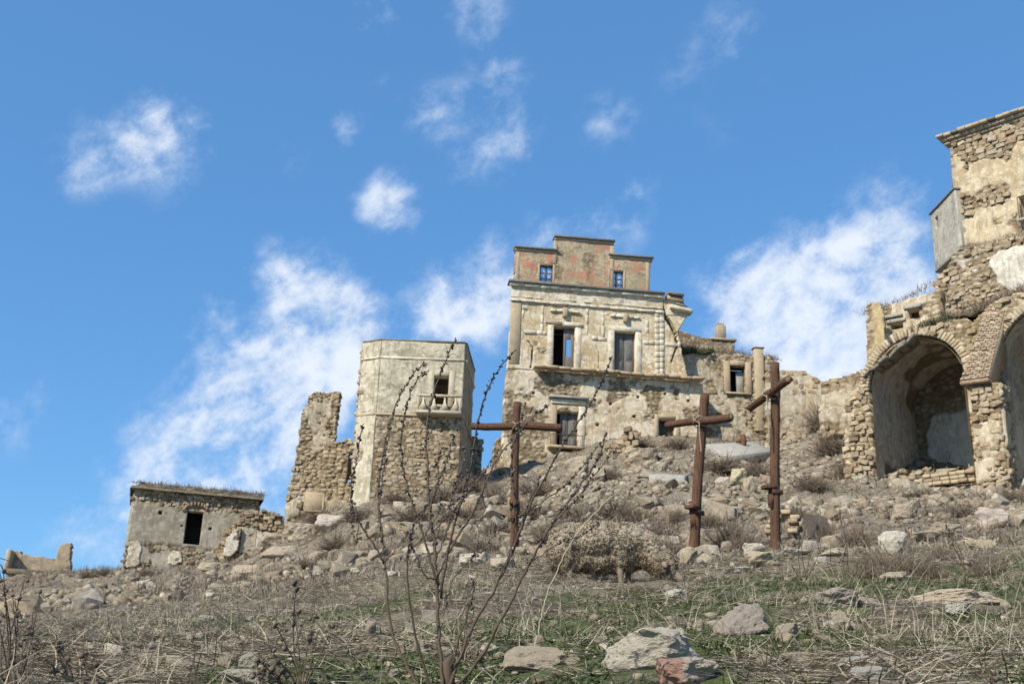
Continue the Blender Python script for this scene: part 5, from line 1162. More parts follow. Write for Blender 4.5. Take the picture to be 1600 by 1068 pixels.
# ================================================================== grazing sheep
def remesh(name,balls,vox,mat,disp=None,smooth=True):
    acc=Acc(); bm=bmesh.new(); bmesh.ops.create_icosphere(bm,subdivisions=3,radius=1); S_=np.array([v_.co[:] for v_ in bm.verts]); T_=np.array([[v_.index for v_ in f.verts] for f in bm.faces]); bm.free()
    for it in balls:
        if len(it)==2:
            c,r=it; acc.add(S_*np.array(r)+np.array(c),None,T_)
        else:
            p0,p1,r0,r1=it
            for f in np.linspace(0,1,9): acc.add(S_*(r0+(r1-r0)*f)+(np.array(p0)*(1-f)+np.array(p1)*f),None,T_)
    V,A,B=acc.get(); me=np_mesh(name,V,A,B); o=bpy.data.objects.new(name,me); COL.objects.link(o); md=o.modifiers.new('r','REMESH'); md.mode='VOXEL'; md.voxel_size=vox; s=o.modifiers.new('s','SMOOTH'); s.iterations=6; s.factor=.5
    dg=bpy.context.evaluated_depsgraph_get(); me2=bpy.data.meshes.new_from_object(o.evaluated_get(dg)); bpy.data.objects.remove(o); bpy.data.meshes.remove(me)
    n=len(me2.vertices); co=np.empty(n*3,np.float32); me2.vertices.foreach_get('co',co); no=np.empty(n*3,np.float32); me2.vertices.foreach_get('normal',no); co=co.reshape(-1,3).astype(float); no=no.reshape(-1,3)
    if disp is not None: co=disp(co,no)
    me2.vertices.foreach_set('co',co.astype(np.float32).ravel()); me2.polygons.foreach_set('use_smooth',np.full(len(me2.polygons),smooth)); me2.update(); me2.materials.clear(); me2.materials.append(mat); me2.name=name; return me2
SY=12.3; sg=P(952,932,SY); sg[2]=H(sg[:1],sg[1:2])[0]
sz_=P(930,816,SY)[2]-sg[2]; SS=sz_/.70
sheep=thing('sheep',sg,'woolly grazing sheep with its head lowered into the dry grass, in front of the crosses','sheep')
def pskin(nm,c1,c2): return mat_plain(nm,c1,c2,10,bs=.3)
M_face=pskin('sheep face skin',(.235,.185,.135),(.17,.13,.095)); M_hoof=mat_plain('hoof',(.1,.085,.07),(.06,.05,.04),10)
def curls(co,no):
    q_=co*np.array([1,1,1.0]); a=n3(q_*34,3)+.6*n3(q_*60,4); b=n3(q_*11,5); low=n3(q_*4.5,6); dr=n3(np.stack([co[:,0]*30,co[:,1]*30,co[:,2]*12],1),8)
    amp=.020*(a/1.6-.5)*1.6+.010*(b-.5)+.012*(low-.5)+.012*(dr-.5)
    hang=sstep(.40,.22,co[:,2])*(n3(np.stack([co[:,0]*16,co[:,1]*16,co[:,2]*3],1),9)-.45)*.14
    co=co+no*amp[:,None]; co[:,2]-=np.clip(hang,0,None); return co
m_w,ntw,bw=new_mat('matted dirty wool'); tcw=ntw.n('ShaderNodeTexCoord'); gw=tcw.outputs['Object']
ge=ntw.n('ShaderNodeNewGeometry'); pt_w=ntw.ramp(ge.outputs['Pointiness'],.44,.56)
cw=ntw.mix(ntw.ramp(ntw.noise(gw,5,5,.7),.35,.65),(.42,.35,.26),(.35,.285,.205)); cw=ntw.mix(ntw.ramp(ntw.noise(gw,30,4,.7),.5,.75,0,.6),cw,(.24,.18,.115))
szw=ntw.n('ShaderNodeSeparateXYZ'); ntw.L.new(gw,szw.inputs[0]); cw=ntw.mix(ntw.ramp(szw.outputs[2],.42*SS,.12*SS,0,.7),cw,(.22,.16,.10))  # dirt is the mottling; the tone also darkens toward the belly
ntw.set(bw.inputs['Base Color'],cw); bw.inputs['Roughness'].default_value=1; bump(ntw,bw,ntw.noise(gw,70,6,.75,.6),1,.02)
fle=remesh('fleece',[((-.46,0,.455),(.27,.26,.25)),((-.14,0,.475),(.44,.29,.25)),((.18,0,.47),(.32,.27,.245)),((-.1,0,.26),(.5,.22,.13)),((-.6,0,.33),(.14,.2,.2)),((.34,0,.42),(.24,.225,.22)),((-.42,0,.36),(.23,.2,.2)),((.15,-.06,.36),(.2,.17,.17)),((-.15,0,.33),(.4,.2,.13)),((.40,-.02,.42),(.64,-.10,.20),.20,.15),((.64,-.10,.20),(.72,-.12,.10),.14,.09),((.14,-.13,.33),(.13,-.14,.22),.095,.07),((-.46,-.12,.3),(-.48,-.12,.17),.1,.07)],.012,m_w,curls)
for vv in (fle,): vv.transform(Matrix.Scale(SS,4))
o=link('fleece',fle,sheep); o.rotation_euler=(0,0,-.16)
# locks of matted wool over the fleece
fle.calc_loop_triangles(); fv=np.array([v_.co[:] for v_ in fle.vertices]); ft=np.array([t_.vertices[:] for t_ in fle.loop_triangles]); fa=np.linalg.norm(np.cross(fv[ft[:,1]]-fv[ft[:,0]],fv[ft[:,2]]-fv[ft[:,0]]),axis=1)
rw=np.random.default_rng(8); nl_=34000; ti=rw.choice(len(ft),nl_,p=fa/fa.sum()); u_=rw.random((nl_,1)); v_2=rw.random((nl_,1)); fl=u_+v_2>1; u_=np.where(fl,1-u_,u_); v_2=np.where(fl,1-v_2,v_2)
p0=fv[ft[ti,0]]+(fv[ft[ti,1]]-fv[ft[ti,0]])*u_+(fv[ft[ti,2]]-fv[ft[ti,0]])*v_2; fn=unit(np.cross(fv[ft[ti,1]]-fv[ft[ti,0]],fv[ft[ti,2]]-fv[ft[ti,0]]))
clump=np.stack([n3(p0*14,21)-.5,n3(p0*14,22)-.5,n3(p0*14,23)-.5],1)*2.2; dl=unit(fn*.45+clump+rw.normal(0,.35,(nl_,3))+np.array([0,0,-.35])); L_=rw.uniform(.006,.018,(nl_,1,1)); tt_=np.linspace(0,1,4)[None,:,None]; cu=rw.normal(0,.45,(nl_,1,3)); cu[...,2]-=.35
Pt=p0[:,None]+dl[:,None]*L_*tt_+cu*L_*tt_**2; V,Fq=ribbons(Pt,np.broadcast_to(np.array([.0045,.005,.0042,.002]),(nl_,4)),unit(np.cross(dl,rw.normal(size=(nl_,3)))))
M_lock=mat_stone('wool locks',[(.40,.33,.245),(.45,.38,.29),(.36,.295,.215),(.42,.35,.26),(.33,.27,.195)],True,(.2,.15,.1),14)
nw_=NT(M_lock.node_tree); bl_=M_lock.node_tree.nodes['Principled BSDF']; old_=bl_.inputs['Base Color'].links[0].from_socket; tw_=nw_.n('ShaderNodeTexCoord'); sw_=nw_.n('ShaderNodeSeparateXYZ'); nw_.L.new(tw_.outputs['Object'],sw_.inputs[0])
cd_=nw_.mix(nw_.ramp(nw_.noise(tw_.outputs['Object'],27,3,.6),.47,.6,0,.8),old_,(.2,.155,.105)); zz_=nw_.math('ADD',sw_.outputs[2],nw_.math('MULTIPLY',nw_.noise(tw_.outputs['Object'],5,4,.6),.25*SS)); cd_=nw_.mix(nw_.ramp(zz_,.62*SS,.28*SS,0,.75),cd_,(.2,.145,.09)); nw_.set(bl_.inputs['Base Color'],cd_)  # mottled dirt first, then a darker tone toward the belly
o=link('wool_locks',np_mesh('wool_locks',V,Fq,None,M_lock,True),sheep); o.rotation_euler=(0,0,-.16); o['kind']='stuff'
bod=remesh('body',[((-.1,0,.44),(.5,.2,.17)),((.45,-.04,.38),(.72,-.13,.13),.13,.08),((.70,-.12,.15),(.80,-.16,.05),.078,.05),((.80,-.16,.05),(.83,-.17,.03),.05,.042),
 ((.14,-.13,.35),(.13,-.14,.17),.07,.042),((.13,-.14,.17),(.15,-.145,-.02),.045,.034),((.20,.12,.35),(.22,.12,.17),.07,.04),((.22,.12,.17),(.2,.12,-.02),.04,.034),
 ((-.44,-.12,.38),(-.36,-.13,.24),.1,.055),((-.36,-.13,.24),(-.45,-.13,.13),.05,.036),((-.45,-.13,.13),(-.44,-.13,-.02),.036,.032),((-.42,.12,.38),(-.34,.12,.24),.1,.055),((-.34,.12,.24),(-.43,.12,.13),.05,.036),((-.43,.12,.13),(-.42,.12,-.02),.036,.032)],.013,M_face)
bod.transform(Matrix.Scale(SS,4)); o=link('body',bod,sheep); o.rotation_euler=(0,0,-.16)
Rz=Matrix.Rotation(-.16,3,'Z')
def sh(p): return np.array(Rz@(Vector(p)*SS))+sg
for s_ in (-1,1):
    V,A,B=tube(spline([sh((.66,-.11+s_*.06,.19)),sh((.65,-.11+s_*.13,.185)),sh((.665,-.11+s_*.19,.15))],4),[.02*SS,.03,.034,.036,.036,.034,.028,.02,.008],7); part('ear',V,A,B,M_face,sheep)
    V,A,B=tube([sh((.745,-.135+s_*.052,.12)),sh((.75,-.135+s_*.064,.12))],[.014*SS,.008*SS],7); part('eye',V,A,B,M_hoof,sheep)
for p in ((.15,-.145),(.2,.12),(-.44,-.13),(-.42,.12)):
    V,A,B=tube([sh((p[0]+.005,p[1],.03)),sh((p[0]+.02,p[1],-.03))],[.038*SS,.046*SS],8); part('hoof',V,A,B,M_hoof,sheep)
# ================================================================== grass and herbs (nobody could count them)
M_straw=mat_veg('dry straw',[(.27,.225,.155),(.35,.295,.21),(.20,.16,.11),(.43,.37,.27),(.15,.12,.085)])
M_green=mat_veg('green herbs',[(.06,.085,.022),(.085,.115,.035),(.05,.07,.02),(.115,.13,.05)])
M_scrub=mat_veg('dry brown scrub',[(.155,.115,.08),(.21,.16,.115),(.115,.085,.06),(.26,.205,.15)])
M_twig=mat_veg('dark dead twigs',[(.10,.07,.045),(.135,.098,.066),(.07,.048,.032),(.17,.13,.092)])
gr_=np.random.default_rng(33)
def in_rock(x,y):
    r=np.zeros(x.shape,bool)
    for (a,c,rad) in ROCKS[:60]:
        if c<26: r|=((x-a)**2+(((y-c)+.25*rad)/1.35)**2<(rad*.95)**2)
    return r
def place(n,y0,y1,pw=1.0,spread=.52):
    u=gr_.random(n); y=(y0**pw+u*(y1**pw-y0**pw))**(1/pw); x=gr_.uniform(-spread,spread,n)*y; return x,y
def blades(name,x,y,length,width,lift,bend,mat,label,k=4,dz=0):
    n=len(x); z=H(x,y)+dz; az=gr_.uniform(0,6.283,n); d=np.stack([np.cos(az)*np.cos(lift),np.sin(az)*np.cos(lift),np.sin(lift)],1); sd=unit(np.stack([-np.sin(az),np.cos(az),gr_.normal(0,.5,n)],1))
    t=np.linspace(0,1,k); curve=gr_.normal(0,1,(n,3))*bend[:,None]; curve[:,2]=-np.abs(curve[:,2])
    Pt=np.stack([x,y,z],1)[:,None]+d[:,None]*(length[:,None]*t[None])[...,None]+curve[:,None]*(length[:,None]*(t**2)[None])[...,None]
    Pt[...,2]=np.maximum(Pt[...,2],z[:,None]+.003+.01*gr_.random((n,1)))
    W=width[:,None]*(1-.85*t[None]**1.5); V,Fq=ribbons(Pt,W,sd); o=link(name,np_mesh(name,V,Fq,None,mat,True)); o['kind']='stuff'; o['label']=label; return o
# matted straw in the foreground
x,y=place(80000,3.2,17,1.1); g_=green(x,y); kp=(~in_rock(x,y))&(gr_.random(len(x))>.8*g_)&(fbm(x*1.3,y*1.3,3,77)+.25*gr_.random(len(x))>.42); x,y=x[kp],y[kp]; n=len(x)
blades('dry_grass',x,y,gr_.uniform(.06,.26,n),gr_.uniform(.0012,.003,n)*(1+y*.05),np.abs(gr_.normal(.12,.35,n)),gr_.uniform(.05,.5,n),M_straw,'matted dry straw covering the near slope')
x,y=place(11000,3.5,18,1.4); kp=(~in_rock(x,y))&(fbm(x*.8,y*.8,3,78)>.5); x,y=x[kp],y[kp]; n=len(x)
blades('dry_stalks',x,y,gr_.uniform(.12,.42,n),gr_.uniform(.001,.0022,n)*(1+y*.05),gr_.uniform(.4,1.45,n),gr_.uniform(.1,.5,n),M_straw,'thin dry stalks standing in the grass')
x,y=place(22000,3.1,7.5,1.0); g_=green(x,y); kp=(~in_rock(x,y))&(gr_.random(len(x))>.7*g_); x,y=x[kp],y[kp]; n=len(x)
blades('dry_grass',x,y,gr_.uniform(.05,.2,n),gr_.uniform(.001,.0028,n),np.abs(gr_.normal(.15,.35,n)),gr_.uniform(.1,.6,n),M_straw,'matted straw nearest the camera')
# low broad leaves
M_leaf=mat_veg('small green leaves',[(.055,.085,.022),(.085,.12,.035),(.045,.065,.02),(.11,.125,.045)])
x,y=place(9000,3.3,11,1.1); g_=green(x,y); kp=(~in_rock(x,y))&(gr_.random(len(x))<g_*.8+.03); x,y=x[kp],y[kp]; n=len(x)
blades('green_leaves',x,y,gr_.uniform(.02,.05,n),gr_.uniform(.006,.012,n),gr_.uniform(.1,.7,n),gr_.uniform(.1,.6,n),M_leaf,'low broad leaved herbs in the grass',3)
# green herbs
x,y=place(130000,3.2,16,1.2); g_=green(x,y); kp=(~in_rock(x,y))&(gr_.random(len(x))<g_*.95); x,y=x[kp],y[kp]; n=len(x)
blades('green_grass',x,y,gr_.uniform(.025,.075,n),gr_.uniform(.002,.0045,n),gr_.uniform(.3,1.3,n),gr_.uniform(.1,.5,n),M_green,'patches of fresh green grass and herbs',3)
# farther slope
x,y=place(46000,15,66,1.25,.56); kp=(gr_.random(len(x))>.85*rub(x,y))&(fbm(x*.5,y*.5,3,79)>.36); x,y=x[kp],y[kp]; n=len(x)
blades('dry_grass',x,y,gr_.uniform(.08,.3,n)*np.where(y<24,.7,1.1),gr_.uniform(.003,.007,n)*(1+y*.015),gr_.uniform(.2,1.3,n),gr_.uniform(.1,.6,n),M_straw,'tufts of dry grass over the far slope',3)
x,y=place(60000,16,64,1.3,.56); kp=scrubf(x,y)>gr_.random(len(x)); x,y=x[kp],y[kp]; n=len(x)
blades('dry_scrub',x,y,gr_.uniform(.15,.5,n)*np.where(y<24,.6,1.0),gr_.uniform(.005,.011,n)*(1+y*.012),gr_.uniform(.4,1.5,n),gr_.uniform(.1,.4,n),M_scrub,'low brown scrub covering parts of the rubble slope',3)
# ------------------------------------------------------------------ dry bushes
def bush_mesh(seed,n=520,wid=.006,mat=None):
    r=np.random.default_rng(seed); az=r.uniform(0,6.283,n); el=np.arccos(r.uniform(.05,1,n)); L=r.uniform(.45,1.05,n); base=r.normal(0,.18,(n,3))*np.array([1,1,.1]); d=np.stack([np.sin(el)*np.cos(az),np.sin(el)*np.sin(az),np.cos(el)*.85],1)
    t=np.linspace(0,1,4); c=r.normal(0,.22,(n,3)); Pt=base[:,None]+d[:,None]*(L[:,None]*t)[...,None]+c[:,None]*(t**2)[None,:,None]*L[:,None,None]; Pt[...,2]=np.maximum(Pt[...,2],-.1)
    W=wid*r.uniform(.6,1.5,n)[:,None]*(1.1-.8*t[None]); V,Fq=ribbons(Pt,W,unit(np.cross(d,r.normal(size=(n,3)))))
    tip=Pt[:,2]; m=n*2; ti=r.integers(0,n,m); dd=unit(d[ti]+r.normal(0,.7,(m,3))); Lt=r.uniform(.12,.35,m); P2=tip[ti][:,None]+dd[:,None]*(Lt[:,None]*np.linspace(0,1,3))[...,None]
    V2,F2=ribbons(P2,np.broadcast_to(wid*.6*np.array([1,.8,.3]),(m,3)),unit(np.cross(dd,r.normal(size=(m,3))))); return np_mesh('twigs',np.concatenate([V,V2]),np.concatenate([Fq,F2+len(V)]),None,mat,True)
BM=[bush_mesh(900+i,560,.011,M_scrub) for i in range(4)]
BUSH=[(1288,650,70,60,'beside the low uneven wall, high on the right slope'),(1300,690,80,50,'below the bush beside the low uneven wall'),(1250,670,60,40,'left of the bushes under the low uneven wall'),(1318,730,50,60,'against the left pier of the big arch'),(1270,745,70,40,'lower right of the tallest cross footrest'),
(1005,692,60,36,'under the small dark window of the tall house'),(1060,690,60,30,'at the lower right corner of the tall house'),(955,735,40,30,'beside the masonry lumps below the tall house'),(1130,722,80,40,'in the shadow under the broad fallen slab'),(1180,728,60,40,'under the right end of the broad fallen slab'),
(735,752,70,40,'between the tower house and the tall house'),(690,770,70,36,'along the foot of the tower house'),(620,775,60,30,'at the lower left foot of the tower house'),(770,770,60,44,'left of the leftmost cross upright'),(830,790,80,50,'right of the leftmost cross upright'),(780,820,70,40,'lower left of the leftmost cross footrest'),
(560,800,70,36,'between the jagged wall fragment and the tower house'),(530,845,70,40,'on the slope below the jagged wall fragment'),(480,880,70,30,'below the long pale bedrock slab'),(990,800,70,40,'above the head end of the sheep'),(1030,830,90,60,'just behind the right shoulder of the sheep'),(1140,835,90,60,'between the feet of the leaning cross and the tallest cross'),(1060,800,40,40,'left of the leaning cross foot'),(900,790,60,36,'above the rump of the sheep'),
(1340,835,70,60,'at the right end of the brick edged hollow'),(1290,830,50,60,'overhanging the brick edged hollow'),(1440,770,80,30,'in front of the brick parapet of the big arch'),(1500,795,60,36,'below the pier of the brick buttress'),(1580,770,60,30,'under the second arch at the right edge'),
(165,890,30,22,'on the skyline left of the turf roofed hut'),(140,895,36,18,'on the skyline right of the far left ruin'),(230,890,30,16,'at the left foot of the turf roofed hut'),(300,875,40,20,'at the foot of the turf roofed hut below its door'),(1470,860,60,46,'in front of the outcrop below the buttress'),(1370,870,80,50,'left of the rounded boulder in the brambles'),(120,970,40,30,'on the open left slope'),(905,815,110,50,'directly behind the back of the sheep'),(960,795,110,44,'higher behind the back of the sheep, left of the leaning cross'),(1045,850,70,50,'between the sheep head and the leaning cross'),(860,835,70,50,'behind the rump of the sheep'),
(720,800,90,44,'in the dry hollow left of the leftmost cross'),(650,800,80,40,'among stones under the middle of the tower house'),(760,850,80,36,'at the foot of the leftmost cross, left side'),(840,760,80,36,'higher up behind the right arm of the leftmost cross'),(1170,845,70,44,'right beside the foot of the tallest cross'),(1110,810,60,36,'right of the footrest of the leaning cross'),(500,805,60,36,'at the right foot of the jagged wall fragment'),(1240,800,70,40,'above the brick edged hollow'),(600,860,70,34,'below the tall pale rock under the tower house'),(690,840,80,36,'midway between the tower house and the dead shrub tips')]
for i,(u,v,w_,h,lab) in enumerate(BUSH):
    g=ground_px(u,v+h*.35); k=g[1]/FPX; o=bpy.data.objects.new('dry_bush',BM[i%4]); COL.objects.link(o); o.location=tuple(g-np.array([0,0,.05])); o.scale=(w_*k*.55,w_*k*.5,h*k*.95); o.rotation_euler=(0,0,i*1.3); tag(o,'dry brown bush '+lab,'bush','dry bushes on the rubble slope')
# tufts on roofs and wall tops
def tuft(label,pts,n,hh,mat,wid=.01):
    pts=np.asarray(pts); f=gr_.random(n)*(len(pts)-1); i=f.astype(int); b_=pts[i]*(1-(f-i)[:,None])+pts[i+1]*(f-i)[:,None]+gr_.normal(0,.12,(n,3))*np.array([1,1,.2]); d=unit(gr_.normal(0,.45,(n,3))+np.array([0,0,1])); L=hh*gr_.uniform(.3,1,n)*(.4+1.2*gr_.random(n)*(fbm(b_[:,0]*1.5,b_[:,1]*1.5,2,5)))
    t=np.linspace(0,1,3); Pt=b_[:,None]+d[:,None]*(L[:,None]*t)[...,None]; V,Fq=ribbons(Pt,wid*(1.1-t)[None]*np.ones((n,1)),unit(np.cross(d,gr_.normal(size=(n,3))))); o=link('dry_grass',np_mesh('dry_grass',V,Fq,None,mat,True)); o['kind']='stuff'; o['label']=label
tuft('dry grass on the turf roof of the hut',[up.pt(s,4.6,d) for s,d in [(-.1,.2),(3,.2),(6.6,.2),(6.6,-2),(3,-2.5),(0,-2),(0,-4.5),(6.6,-4.5)]],2600,.42,M_scrub,.012)
tuft('grass on the cottage ruin',[wp.pt(s,t,-.3) for s,t in [(-2.6,4.2),(-1.5,4.25),(0,4.15),(1,4.2),(2.6,4.0),(3.3,3.9)]],900,.55,M_scrub,.012)
M_ivy=mat_veg('dull green creeper',[(.06,.075,.03),(.085,.095,.045),(.045,.055,.025),(.11,.105,.06)])
tuft('dark green creeper over the top of the cottage ruin',[wp.pt(s,t,.12) for s,t in [(-2.5,3.7),(-1.9,3.95),(-1.2,3.85),(-.6,4.0)]],900,.4,M_ivy,.03)
tuft('grass along the broken tops of the arches',[kp_.pt(s,t,-.3) for s,t in [(.9,4.75),(1.6,5.0),(2.6,5.15),(3.5,5.2),(4.5,5.5),(6,5.8)]],1500,.45,M_scrub,.01)
tuft('green weeds above the crown of the arch',[kp_.pt(s,t,.0) for s,t in [(1.9,5.0),(2.6,5.1),(3.2,5.15)]],260,.3,M_ivy,.02)
tuft('grass on the ruined room',[np_.pt(s,t,-.3) for s,t in [(-.1,2.6),(.5,2.75)]]+[n2_.pt(s,t,-.2) for s,t in [(0,1.75),(1,1.95),(1.8,2.3)]],500,.4,M_scrub,.009)
tuft('weeds under the castle wall',[cpn.pt(s,t,.5) for s,t in [(.3,.1),(1.5,.0),(2.6,.0),(4,.1)]],600,.25,M_scrub,.011)
tuft('scrub on the earth above the arches',[kp_.pt(s,t,d) for s,t,d in [(1,5.0,-1),(3,5.5,-1.5),(4.5,5.8,-1.2),(6,6.3,-1.5),(4,5.8,-2.5),(2,5.4,-2)]],3200,.5,M_scrub,.011)
# ------------------------------------------------------------------ the dead shrub in front, and other stalks
POD=[]
def pod_geo(seed):
    r=np.random.default_rng(seed); bm=bmesh.new(); bmesh.ops.create_icosphere(bm,subdivisions=1,radius=1); V=np.array([v_.co[:] for v_ in bm.verts])*(1+r.normal(0,.28,(len(bm.verts),1))); T_=np.array([[v_.index for v_ in f.verts] for f in bm.faces]); bm.free(); return V,T_
POD=[pod_geo(i) for i in range(6)]
M_pod=mat_veg('dark dry seed pods',[(.06,.045,.038),(.10,.08,.065),(.045,.034,.03),(.14,.115,.095)])
def stems(root,defs,Y,r0,pods=True,matS=M_twig,matP=M_pod,sd=0,podr=.0043,lay=.35):
    r=np.random.default_rng(sd+50); pa=Acc()
    for si,(pts,a0,a1,pf) in enumerate(defs):
        yo=r.uniform(-lay,lay); n=len(pts); Q=np.array([P(u,v,Y+yo*(i/(n-1))) for i,(u,v) in enumerate(pts)]); C=spline(Q,7); C=C+r.normal(0,.0018,C.shape)
        V,A,B=tube(C,np.linspace(a0,a1,len(C))*r0,6); part('stem',V,A,B,matS,root)
        if pods and pf<1:
            L=np.concatenate([[0],np.cumsum(np.linalg.norm(np.diff(C,axis=0),axis=1))]); s=L[-1]*pf
            while s<L[-1]:
                p=np.array([np.interp(s,L,C[:,k]) for k in range(3)]); m=r.integers(1,4)
                for q_ in range(m):
                    V,T_=POD[r.integers(6)]; sc_=podr*r.uniform(.5,1.25); pa.add(V*sc_*np.array([1,1,1.25])+p+r.normal(0,podr*.85,3),None,T_)
                s+=r.uniform(.009,.026)
    if pa.n: o=part_acc('seed_pods',pa,matP,root); o['kind']='stuff'
g0=P(694,1062,3.75)
sh_=thing('dead_shrub',(g0[0],3.75,H(g0[:1],np.array([3.75]))[0]),'tall dead leafless shrub with dark seed pods along its stems, closest to the camera','shrub')
D=[([(692,1085),(686,1000),(683,930),(680,870),(672,800),(667,730),(667,665),(678,612),(698,560),(713,528)],1.5,.45,.25),
([(662,1085),(636,1040),(612,985),(603,900),(598,845),(592,785),(596,720),(616,640),(640,592),(663,566)],1.2,.4,.35),
([(600,880),(585,850),(562,818),(549,785),(551,745),(560,700),(567,660)],.7,.35,.3),
([(598,845),(592,800),(598,740),(606,690),(612,650)],.6,.3,.3),
([(676,1085),(656,1020),(643,960),(637,905),(637,860),(650,800)],1.0,.4,.75),
([(684,915),(668,860),(650,800),(632,745),(627,690),(638,625),(655,590),(671,578)],.85,.35,.35),
([(700,1080),(735,985),(780,905),(806,850),(820,800),(845,745)],1.3,.5,.55),
([(700,1085),(745,1035),(785,965),(828,880),(866,812),(905,760),(935,715),(946,680)],1.25,.4,.5),
([(688,935),(700,860),(718,790),(738,715),(748,655),(763,605),(780,575),(806,545)],1.0,.4,.3),
([(684,900),(705,855),(738,800),(772,725),(805,680),(835,650),(857,632)],.9,.35,.3),
([(806,850),(828,790),(862,725),(898,665),(920,635),(940,595),(957,556)],.8,.35,.25),
([(780,905),(800,850),(806,790),(800,720),(808,672),(822,630)],.6,.3,.4),
([(850,838),(880,800),(900,780),(935,735),(960,700)],.6,.3,.3),
([(828,880),(870,850),(905,838),(940,815)],.5,.25,.4),
([(820,800),(860,775),(900,740),(940,690)],.5,.25,.4),
([(704,1040),(722,985),(738,930),(742,905)],.7,.35,.7),
([(682,870),(700,820),(706,770),(720,735),(729,690)],.6,.3,.2),
([(680,850),(690,800),(684,740),(690,690)],.55,.3,.2),
([(676,830),(705,800),(728,770),(760,735)],.5,.25,.2),
([(640,860),(660,840),(690,800),(735,765),(780,700)],.45,.25,.4),
([(600,880),(625,850),(648,820),(665,790)],.45,.25,.4),
([(684,905),(665,900),(655,880),(640,835)],.5,.25,.5),
([(692,960),(712,900),(760,850),(800,810),(845,790)],.5,.25,.4),
([(672,800),(682,760),(700,715),(712,670)],.5,.25,.2),
([(560,818),(556,850),(549,815),(548,770),(556,745)],.4,.25,.3)]
stems(sh_,D,3.75,.0045,sd=1)
pb_=P(699,1045,3.78); V,A,B=tube([pb_+np.array([0,0,-.14]),pb_+np.array([.004,0,-.03]),pb_+np.array([-.002,0,.02]),pb_+np.array([.014,0,.042])],[.026,.022,.02,.006],8); part('trunk_stub',V,A,B,M_twig,sh_)
# long pale straw leaning in front of the sheep
s0=ground_px(828,1030); st1=thing('straw_stalk',s0,'single long pale straw leaning to the right across the sheep','stalk')
M_pale=mat_veg('pale straw',[(.42,.355,.25),(.37,.31,.21)]); Ys=min(s0[1],5.6)
stems(st1,[([(824,1062),(838,1000),(845,965),(860,915),(885,860),(910,822),(938,792),(966,766)],1.0,.55,1)],Ys,.0031,False,M_pale,sd=3,lay=.05)
# weeds with brown seed heads, lower left
M_head=mat_veg('brown seed heads',[(.10,.075,.055),(.15,.115,.085),(.07,.05,.04)])
def weed(label,u,v,Y,items,sd,podr=.011,r0=.003,group=None):
    b=P(u,v,Y); root=thing('dry_weed',(b[0],Y,b[2]),label,'weed',group); r=np.random.default_rng(sd); pa=Acc()
    for (tu,tv,nh) in items:
        mid=((u+tu)/2+r.uniform(-12,12),(v+tv)/2); Q=np.array([P(u+r.uniform(-6,6),v+6,Y),P(*mid,Y+r.uniform(-.1,.1)),P(tu,tv,Y+r.uniform(-.2,.2))]); C=spline(Q,6); V,A,B=tube(C,np.linspace(1.1,.5,len(C))*r0,5); part('stem',V,A,B,M_twig,root)
        for k in range(nh):
            p=C[-1-int(r.integers(0,5))] if k else C[-1]; V,T_=POD[r.integers(6)]; pa.add(V*podr*r.uniform(.5,1.2)+p+r.normal(0,podr*.8,3),None,T_)
            for q_ in range(2):
                e=p+unit(r.normal(size=3)+np.array([0,0,.6]))*r.uniform(.02,.05); V,A,B=tube([p,e],[r0*.5,r0*.3],4); pa.add(V,A,B)
    if pa.n: o=part_acc('seed_heads',pa,M_head,root); o['kind']='stuff'
weed('dry weed with clustered brown seed heads, left of the dead shrub at the bottom edge',470,1085,4.3,[(432,978,5),(462,915,7),(460,950,3),(490,965,5),(487,985,4),(405,1030,6),(415,1045,6),(440,1040,6),(400,1055,5),(425,1020,4),(520,975,3),(375,1000,2)],5)
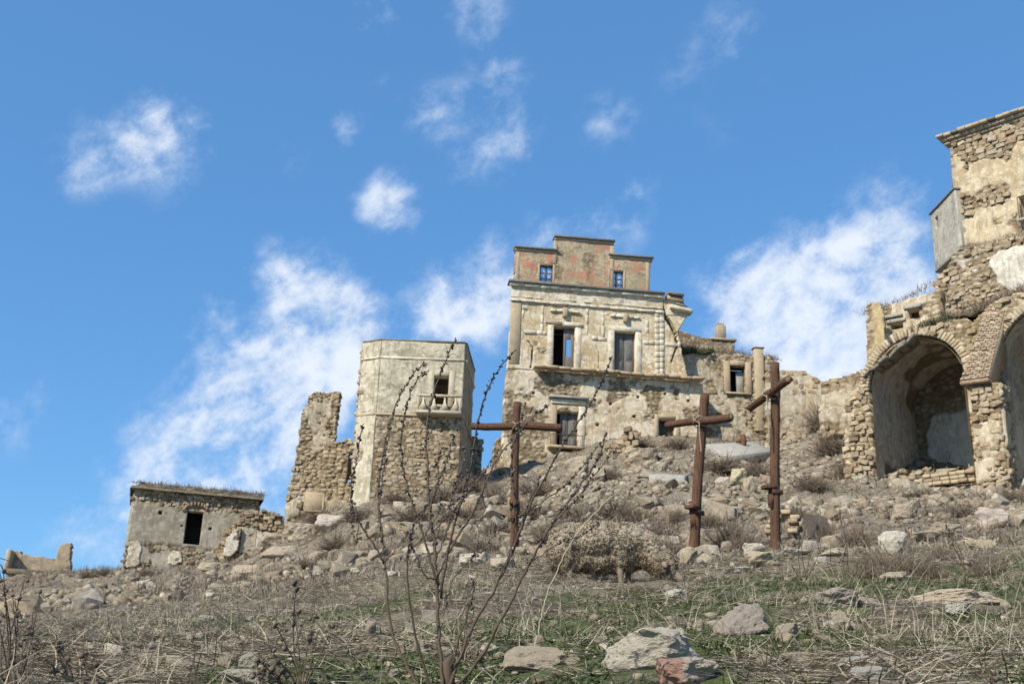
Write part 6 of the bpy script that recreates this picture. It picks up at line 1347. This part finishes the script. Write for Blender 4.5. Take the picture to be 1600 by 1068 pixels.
weed('dry weed with brown seed heads at the lower left corner of the grass',120,1095,4.2,[(85,1005,4),(132,1020,3),(90,1010,3),(150,1035,2),(70,1030,4),(45,1000,3)],6)
weed('tangle of tall dry stems at the far left edge',14,1100,4.0,[(5,890,4),(20,930,3),(38,905,3),(28,960,4),(52,950,2),(62,925,1),(8,965,3),(-15,920,3),(48,980,4),(35,1000,4),(15,1010,5),(60,1000,3),(-5,870,3)],7,.008)
weed('thin dry weed with a few pods, standing between the shrub stems and the tan slab',722,1060,5.0,[(738,905,3),(730,930,2),(742,940,2)],8,.007)
weed('dark dry stalk with pods standing in dry grass at the right',1510,910,9.5,[(1478,822,6),(1488,850,3),(1500,880,1)],9,.012,.006)
weed('blurred brown seed heads at the lower right corner, very close',1560,1100,2.9,[(1565,1015,3),(1556,1042,4),(1553,1060,3)],10,.008)
weed('blurred brown weed tops at the bottom edge in front of the flat whitish stones',1385,1100,3.0,[(1380,1040,2),(1400,1035,2),(1355,1056,2)],11,.006)
weed('bare branched stalk in grass in front of the tallest cross',1255,900,10.5,[(1262,815,0),(1248,845,0),(1285,830,0),(1240,868,0),(1275,850,0)],12,.005,.004)
weed('bare thin stalks left of the rounded boulder',1320,915,10,[(1310,800,0),(1335,830,0),(1350,845,0),(1298,850,0),(1325,860,0),(1290,870,0)],13,.005,.0035)
# brambles at the right
bmesh_b=bush_mesh(950,300,.006,M_scrub)
for (u,v,w_,h,lab) in ((1410,868,110,66,'bare grey brambles arching over the rounded boulder at the right'),(1455,880,90,50,'bare grey brambles right of the rounded boulder'),(1350,885,80,40,'low bare brambles left of the rounded boulder'),(1540,870,90,60,'bare stalky thicket at the right edge'),(860,900,60,24,'low tangle of straw at the hind end of the sheep'),(1000,915,70,26,'low tangle of straw around the muzzle of the sheep')):
    g=ground_px(u,v+h*.4); k=g[1]/FPX; o=bpy.data.objects.new('bramble',bmesh_b); COL.objects.link(o); o.location=tuple(g); o.scale=(w_*k*.55,w_*k*.4,h*k*.9); o.rotation_euler=(0,0,u*.1); tag(o,lab,'bramble','bare brambles and straw tangles')
